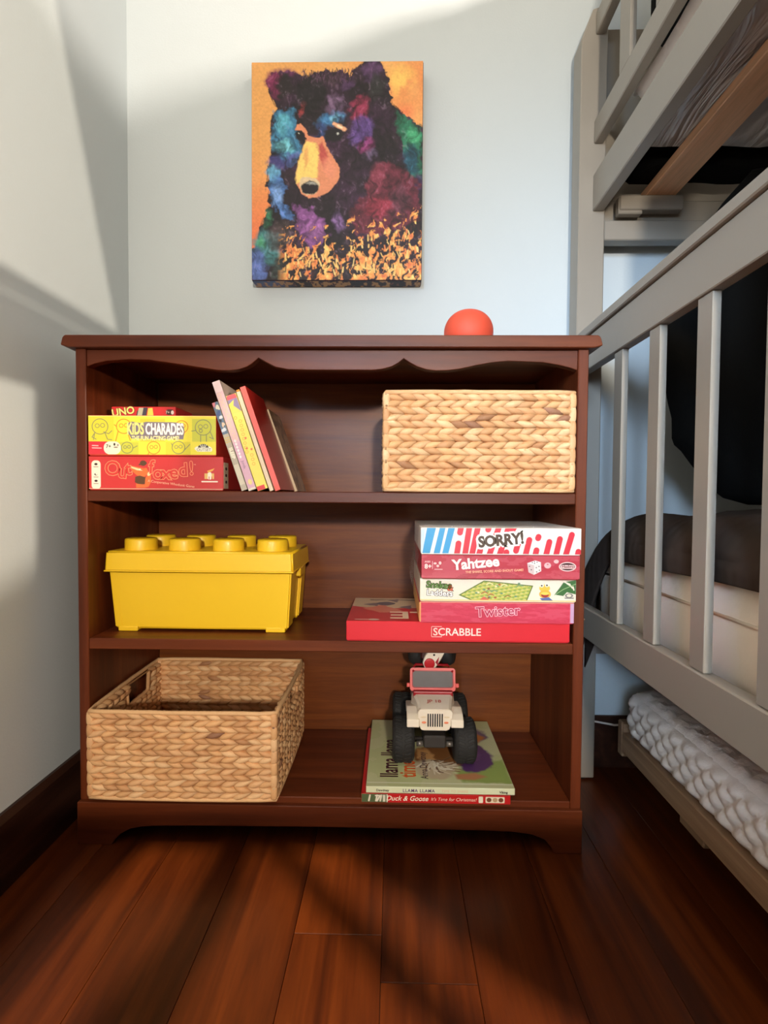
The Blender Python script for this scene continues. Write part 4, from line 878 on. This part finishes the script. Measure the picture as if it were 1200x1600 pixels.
def soft_block(name, x0, x1, y0, y1, z0, z1, m, nx=40, ny=60, und=.006, top=.006, bev=.02, sd=3, parent=None):
    vs = []; fs = []
    X_, Y_ = np.meshgrid(np.linspace(x0, x1, nx+1), np.linspace(y0, y1, ny+1))
    ed = np.minimum(np.minimum(X_-x0, x1-X_), np.minimum(Y_-y0, y1-Y_)); rr = bev*(1-np.sqrt(np.clip(1-(1-np.clip(ed/bev, 0, 1))**2, 0, 1)))
    zt = z1-rr+(fbm(X_*14, Y_*9, 3, sd)-.5)*2*top; zb_ = z0+rr-(fbm(X_*16+4, Y_*7, 3, sd+5)-.5)*2*und
    N = (nx+1)*(ny+1)
    vs = list(zip(X_.ravel(), Y_.ravel(), zt.ravel()))+list(zip(X_.ravel(), Y_.ravel(), zb_.ravel()))
    idx = lambda i, j: j*(nx+1)+i
    for j in range(ny):
        for i in range(nx):
            a, b, c, d = idx(i, j), idx(i+1, j), idx(i+1, j+1), idx(i, j+1); fs.append((a, b, c, d)); fs.append((N+a, N+d, N+c, N+b))
    for i in range(nx): fs.append((idx(i+1, 0), idx(i, 0), N+idx(i, 0), N+idx(i+1, 0))); fs.append((idx(i, ny), idx(i+1, ny), N+idx(i+1, ny), N+idx(i, ny)))
    for j in range(ny): fs.append((idx(0, j), idx(0, j+1), N+idx(0, j+1), N+idx(0, j))); fs.append((idx(nx, j+1), idx(nx, j), N+idx(nx, j), N+idx(nx, j+1)))
    mb = MB(); mb.add(vs, fs, None, True); return mb.build(name, m, parent)
um = soft_block('mattress', .580, 1.52, -1.70, .135, 1.3185, 1.408, M_plas, und=.004, top=.006, bev=.03)
tag(um, 'plastic-wrapped mattress seen from below on the upper bunk', 'mattress')
M_sheet = mat('white_bedding', (236, 228, 222), .8, bump=.3, bscale=30)
us = soft_block('comforter', .583, 1.50, -1.69, .128, 1.417, 1.452, M_sheet, und=.0, top=.007, bev=.016, sd=9, nx=90, ny=160)
tag(us, 'white rumpled comforter on the upper bunk behind the guard rails', 'bedding')
pp = soft_block('shading_roll', .600, .90, -1.45, .10, 1.4605, 1.888, M_black, und=.0, top=.008, bev=.05, sd=12)  # bundle added to cast the wall shadow edge; black darkens the rail gap
tag(pp, 'bedding roll added on the upper bunk to shade the wall, black to darken the gap', 'bedding')
tw = MB().prism([(-.945, 1.262), (-.36, 1.262), (-.36, .985), (-.842, .985)], .602, .610, 'x', bev=.002).build('blocker', M_grey)  # unseen sheet, added and cut to block the side spot from the walls
tag(tw, 'grey towel sheet added out of view under the upper bunk rail to shade the walls', 'blocker')
# black fabric at the head of the upper bunk and the black garment hanging below it
bf = soft_block('blanket', .600, 1.45, .139, .226, 1.3145, 1.36, M_black, und=.004, top=.004, bev=.012, nx=50, ny=10)
tag(bf, 'black folded blanket tucked in at the head of the upper bunk', 'blanket')
def garment():
    left = [(.790, 1.262), (.735, 1.20), (.700, 1.15), (.668, 1.06), (.6335, .975), (.6290, .94), (.6266, .9044), (.629, .87), (.6354, .8278), (.6457, .7924), (.6479, .751), (.655, .738), (.666, .7309), (.6880, .7030), (.7134, .6741), (.738, .650), (.7653, .632), (.80, .628)]
    zs = np.array([p[1] for p in left]); xs = np.array([p[0] for p in left]); nz = 50; nx = 30
    Z = np.linspace(1.262, .628, nz+1); XL_ = np.interp(-Z, -zs, xs); XR2 = 1.12-.04*np.sin((Z-.628)*4)
    vs = []; fs = []
    for s in (-1, 1):
        for k in range(nz+1):
            for i in range(nx+1):
                q = i/nx; x = XL_[k]+(XR2[k]-XL_[k])*q; e = math.sqrt(max(0, 1-(2*q-1)**4))*math.sqrt(max(0, min(1, 1-((Z[k]-.945)/.335)**6)))
                th = .045*e*(.8+.35*math.sin(q*17+Z[k]*9)*.5)+.002
                vs.append((x, .085+s*th+.012*math.sin(q*11+Z[k]*5), Z[k]))
    N = (nz+1)*(nx+1); I = lambda k, i: k*(nx+1)+i
    for k in range(nz):
        for i in range(nx):
            a, b, c, d = I(k, i), I(k, i+1), I(k+1, i+1), I(k+1, i); fs.append((a, d, c, b)); fs.append((N+a, N+b, N+c, N+d))
        fs.append((I(k, 0), N+I(k, 0), N+I(k+1, 0), I(k+1, 0))); fs.append((I(k, nx), I(k+1, nx), N+I(k+1, nx), N+I(k, nx)))
    for i in range(nx): fs.append((I(0, i), I(0, i+1), N+I(0, i+1), N+I(0, i))); fs.append((I(nz, i), N+I(nz, i), N+I(nz, i+1), I(nz, i+1)))
    g = MB(); g.add(vs, fs, None, True); return g
gm = garment(); gt = thing('hanging_garment', 'black garment hanging inside the lower bunk behind the balusters', 'clothing', (.88, .085, .628))
gm.v = [(x-.88, y-.085, z-.628) for x, y, z in gm.v]; gm.build('cloth', M_black, gt)
MB().tube([(-.02, 0, .620), (-.02, 0, .655), (-.008, 0, .672), (.012, 0, .672), (.016, 0, .658)], .003, 8).build('hook', M_chr, gt)
# lower bunk mattress and cover
M_matt = mat('cream_mattress_cover', (244, 230, 214), .8, bump=.25, bscale=90, var=.06)
lm = thing('mattress', 'cream mattress on the lower bunk under the dark blanket', 'mattress', (1.02, -.75, .346))
o = soft_block('padding', .560-1.02, 1.50-1.02, -1.70+.75, .205+.75, 0, .200, M_matt, und=.0, top=.002, bev=.018, parent=lm)
MB().tube([(.5588-1.02, -1.68+.75, .136), (.5588-1.02, .19+.75, .136)], .0025, 6).build('seam', M_matt, lm)
def blanket():
    ys = np.linspace(-1.72, .2285, 110); vs = []; fs = []; NX = 46
    for y in ys:
        f = max(0, (y-.02)/.2085); drop = .5*f**3*.30; hem = .524-.03*(y+.05) if y < .10 else .517-(.205)*((y-.10)/.1285)**1.3
        hem = min(hem, .54)
        for i in range(NX+1):
            q = i/NX
            if q < .30:
                a = q/.30; x = .5445+.004*math.sin(y*22); z = hem+(.562-drop*.6-hem)*a; x -= .003*math.sin(a*PI)
            else:
                a = (q-.30)/.70; b = min(1, a/.35); x = .5445+.085*(1-math.cos(b*PI/2)) if a < .35 else .6295+(a-.35)/.65*.85
                z = .562-drop*.6+(.050-drop*.4)*math.sin(b*PI/2)
                z += (fbm(np.array(x*9.), np.array(y*7.), 3, 3)-.5)*.03*b
            vs.append((x, y, z))
    n = NX+1
    for j in range(len(ys)-1):
        for i in range(NX): fs.append((j*n+i, j*n+i+1, (j+1)*n+i+1, (j+1)*n+i))
    k = len(vs)
    # end drape at the head end
    for i in range(n):
        x, y, z = vs[(len(ys)-1)*n+i]; zb_ = min(z, .258+.27*min(1, max(0, (x-.545)/.10)))
        vs.append((x+.001, y+.001, zb_ if i > n*.3 else z-.0005))
    for i in range(NX): fs.append(((len(ys)-1)*n+i, (len(ys)-1)*n+i+1, k+i+1, k+i))
    mb = MB(); mb.add(vs, fs, None, True); return mb
n = NT('dark_brown_quilted_cotton'); b = n.b; b.inputs['Base Color'].default_value = lin((60, 50, 44)); b.inputs['Roughness'].default_value = .95; b.inputs['Specular IOR Level'].default_value = .15
tc = n.n('TexCoord'); wv = n.n('TexWave'); wv.bands_direction = 'Z'; wv.inputs['Scale'].default_value = 14; wv.inputs['Distortion'].default_value = 1.5; n.l(tc.outputs['Object'], wv.inputs['Vector'])
w2 = n.n('TexWave'); w2.bands_direction = 'Y'; w2.inputs['Scale'].default_value = 14; w2.inputs['Distortion'].default_value = 1.5; n.l(tc.outputs['Object'], w2.inputs['Vector'])
ad = n.n('MixRGB', blend_type='ADD'); ad.inputs[0].default_value = 1; n.l(wv.outputs[0], ad.inputs[1]); n.l(w2.outputs[0], ad.inputs[2])
bpn = n.n('Bump'); bpn.inputs['Strength'].default_value = .22; bpn.inputs['Distance'].default_value = .003; n.l(ad.outputs[0], bpn.inputs['Height']); n.l(bpn.outputs[0], b.inputs['Normal'])
bl_ = blanket().build('blanket', n.m); so = bl_.modifiers.new('thick', 'SOLIDIFY'); so.thickness = .006; so.offset = 0
tag(bl_, 'dark brown quilted blanket spread over the cream lower mattress', 'blanket')

# ---------------------------------------------------------------- trundle bed
tr = thing('trundle_bed', 'low wooden trundle bed frame pushed under the bunk bed', 'bed', (1.0, -.75, 0))
def tp(name, mb, m): mb.v = [(x-1.0, y+.75, z) for x, y, z in mb.v]; return mb.build(name, m, tr)
M_trw = wood('pale_brown_trundle_wood', (132, 104, 78), (152, 122, 94), (168, 138, 108), 'Y', rough=.6, coat=0)
tp('side_rail', MB().box(.607, .630, -1.60, .172, .098, .140, .002), M_trw); tp('side_rail', MB().box(1.44, 1.463, -1.60, .172, .098, .140, .002), M_trw)
tp('end_rail', MB().box(.607, 1.463, .1725, .194, .085, .160, .003), M_trw); tp('end_rail', MB().box(.607, 1.463, -1.62, -1.6005, .085, .160, .003), M_trw)
tp('support_board', MB().box(.631, 1.439, -1.599, .172, .120, .139), M_trw)
for y in (-.10, -.62, -1.14): tp('cross_bar', MB().box(.618, 1.45, y, y+.07, .075, .0975, .002), M_trw)
for x in (.78, 1.36):
    for y in (.08, -1.50):
        w_ = tp('caster', MB().lathe([(.012, -.010), (.034, -.010), (.037, -.004), (.037, .004), (.034, .010), (.012, .010)], 20, Matrix.Translation((x, y, .037)) @ Matrix.Rotation(PI/2, 4, 'Y')), M_blk)
# quilted mattress with diamond pattern as relief
def quilt_mattress(x0, x1, y0, y1, z0, z1):
    mb = MB(); step = .006
    def face(org, du, dv, nrm, L, H_, nu, nv):
        i, j = np.meshgrid(np.arange(nu+1), np.arange(nv+1)); u = L*i/nu; v = H_*j/nv
        p = .040; s1 = np.abs(np.sin(PI*(u+v*1.0)/p)); s2 = np.abs(np.sin(PI*(u-v*1.0)/p)); r = .012*np.minimum(s1, s2)**.6
        e = np.minimum(np.minimum(u, L-u), np.minimum(v, H_-v)); R_ = .018; q = np.clip(e/R_, 0, 1); r = r*q-R_*(1-np.sqrt(np.clip(1-(1-q)**2, 0, 1)))*.9
        P = np.array(org)+u[..., None]*np.array(du)+v[..., None]*np.array(dv)+r[..., None]*np.array(nrm)
        f = []
        for b_ in range(nv):
            for a_ in range(nu): k = b_*(nu+1)+a_; f.append((k, k+1, k+nu+2, k+nu+1))
        mb.add([tuple(x) for x in P.reshape(-1, 3)], f, None, True)
    face((x0, y1, z0), (0, -1, 0), (0, 0, 1), (-1, 0, 0), y1-y0, z1-z0, 300, 20)
    face((x0, y1, z1), (0, -1, 0), (1, 0, 0), (0, 0, 1), y1-y0, .5, 200, 50)
    face((x1, y1, z0), (-1, 0, 0), (0, 0, 1), (0, 1, 0), x1-x0, z1-z0, 120, 14)
    mb.box(x0+.012, x1, y0, y1-.012, z0+.002, z1-.012)
    return mb
qm = quilt_mattress(.614, 1.43, -1.58, .160, .1405, .232)
tag(qm.build('trundle_mattress', mat('white_quilted_cotton', (222, 214, 206), .85, bump=.2, bscale=200)), 'white diamond-quilted mattress on the trundle bed under the bunk', 'mattress')
# plug-in cable on the wall
cb = MB().tube([(.50, .2865, .140), (.54, .2885, .126), (.59, .2880, .112), (.64, .2860, .104), (.68, .2860, .107), (.74, .2870, .118), (.80, .2875, .135)], .0024, 8)
tag(cb.build('cable', mat('white_cable', (226, 214, 204), .5)), 'thin white cable sagging along the wall behind the bunk post', 'cable')
# unseen low slab on legs, added behind the camera to keep the floor dark
pt = thing('floor_blocker', 'unseen low slab on square legs added behind the camera to shade the floor', 'light blocker', (.1, -.95, 0))
MB().box(-.55, .40, -.17, .245, .320, .345, .003).build('blocker_top', M_wx, pt)
for x in (-.53, .36):
    for y in (-.15, .20): MB().box(x, x+.03, y, y+.03, 0, .3195, .002).build('leg', M_wz, pt)
# unseen spotlight and cut plates, added to throw the light patches on the floor
SP = Vector((.1, -.8, 2.45)); sl = thing('floor_patch_rig', 'added unseen spotlight with black plates cut to shape the floor light patches', 'added light', SP)
def fl(P): return [((x-SP.x)*.082, (y-SP.y)*.082) for x, y in P]
def tt(name, pts): MB().prism(fl(pts), -.2015, -.2, 'z').build(name, M_dark, sl)
tt('mask_plate', [(-1.1, -.012), (1.2, -.012), (1.2, 1.2), (-1.1, 1.2)])
tt('mask_plate', [(.0, -.012), (.03, -.012), (.29, -.27), (.45, -.40), (.5, -2.2), (1.2, -2.2), (1.2, -.012)])
tt('mask_slat', [(-.115, -.012), (-.07, -.012), (.24, -.33), (.42, -.55), (.38, -.6), (.20, -.37)])
tt('mask_slat', [(-.20, -.012), (-.13, -.012), (-.12, -.12), (-.16, -.40), (-.16, -.9), (-.36, -.9), (-.28, -.40), (-.21, -.2)])
tt('mask_plate', [(-1.1, -.012), (-.33, -.012), (-.36, -.15), (-.42, -.9), (-1.1, -.9)])
MB().lathe([(.03, .02), (.03, .048)], 20).build('rig_base', M_dark, sl)
for s_ in (-1, 1): MB().box(s_*.085-.003, s_*.085+.003, .0, .006, -.2, .045).build('arm', M_dark, sl)
l = bpy.data.lights.new('floor_patch_spot', 'SPOT'); l.energy = 350; l.color = (1, .80, .56); l.spot_size = math.radians(44); l.spot_blend = .5; l.shadow_soft_size = .0025  # added lamp shining through the cut plates onto the floor
lo = bpy.data.objects.new('floor_patch_spot', l); COL.objects.link(lo); lo.location = SP; lo.rotation_euler = (Vector((.0, -.25, 0))-SP).to_track_quat('-Z', 'Y').to_euler()
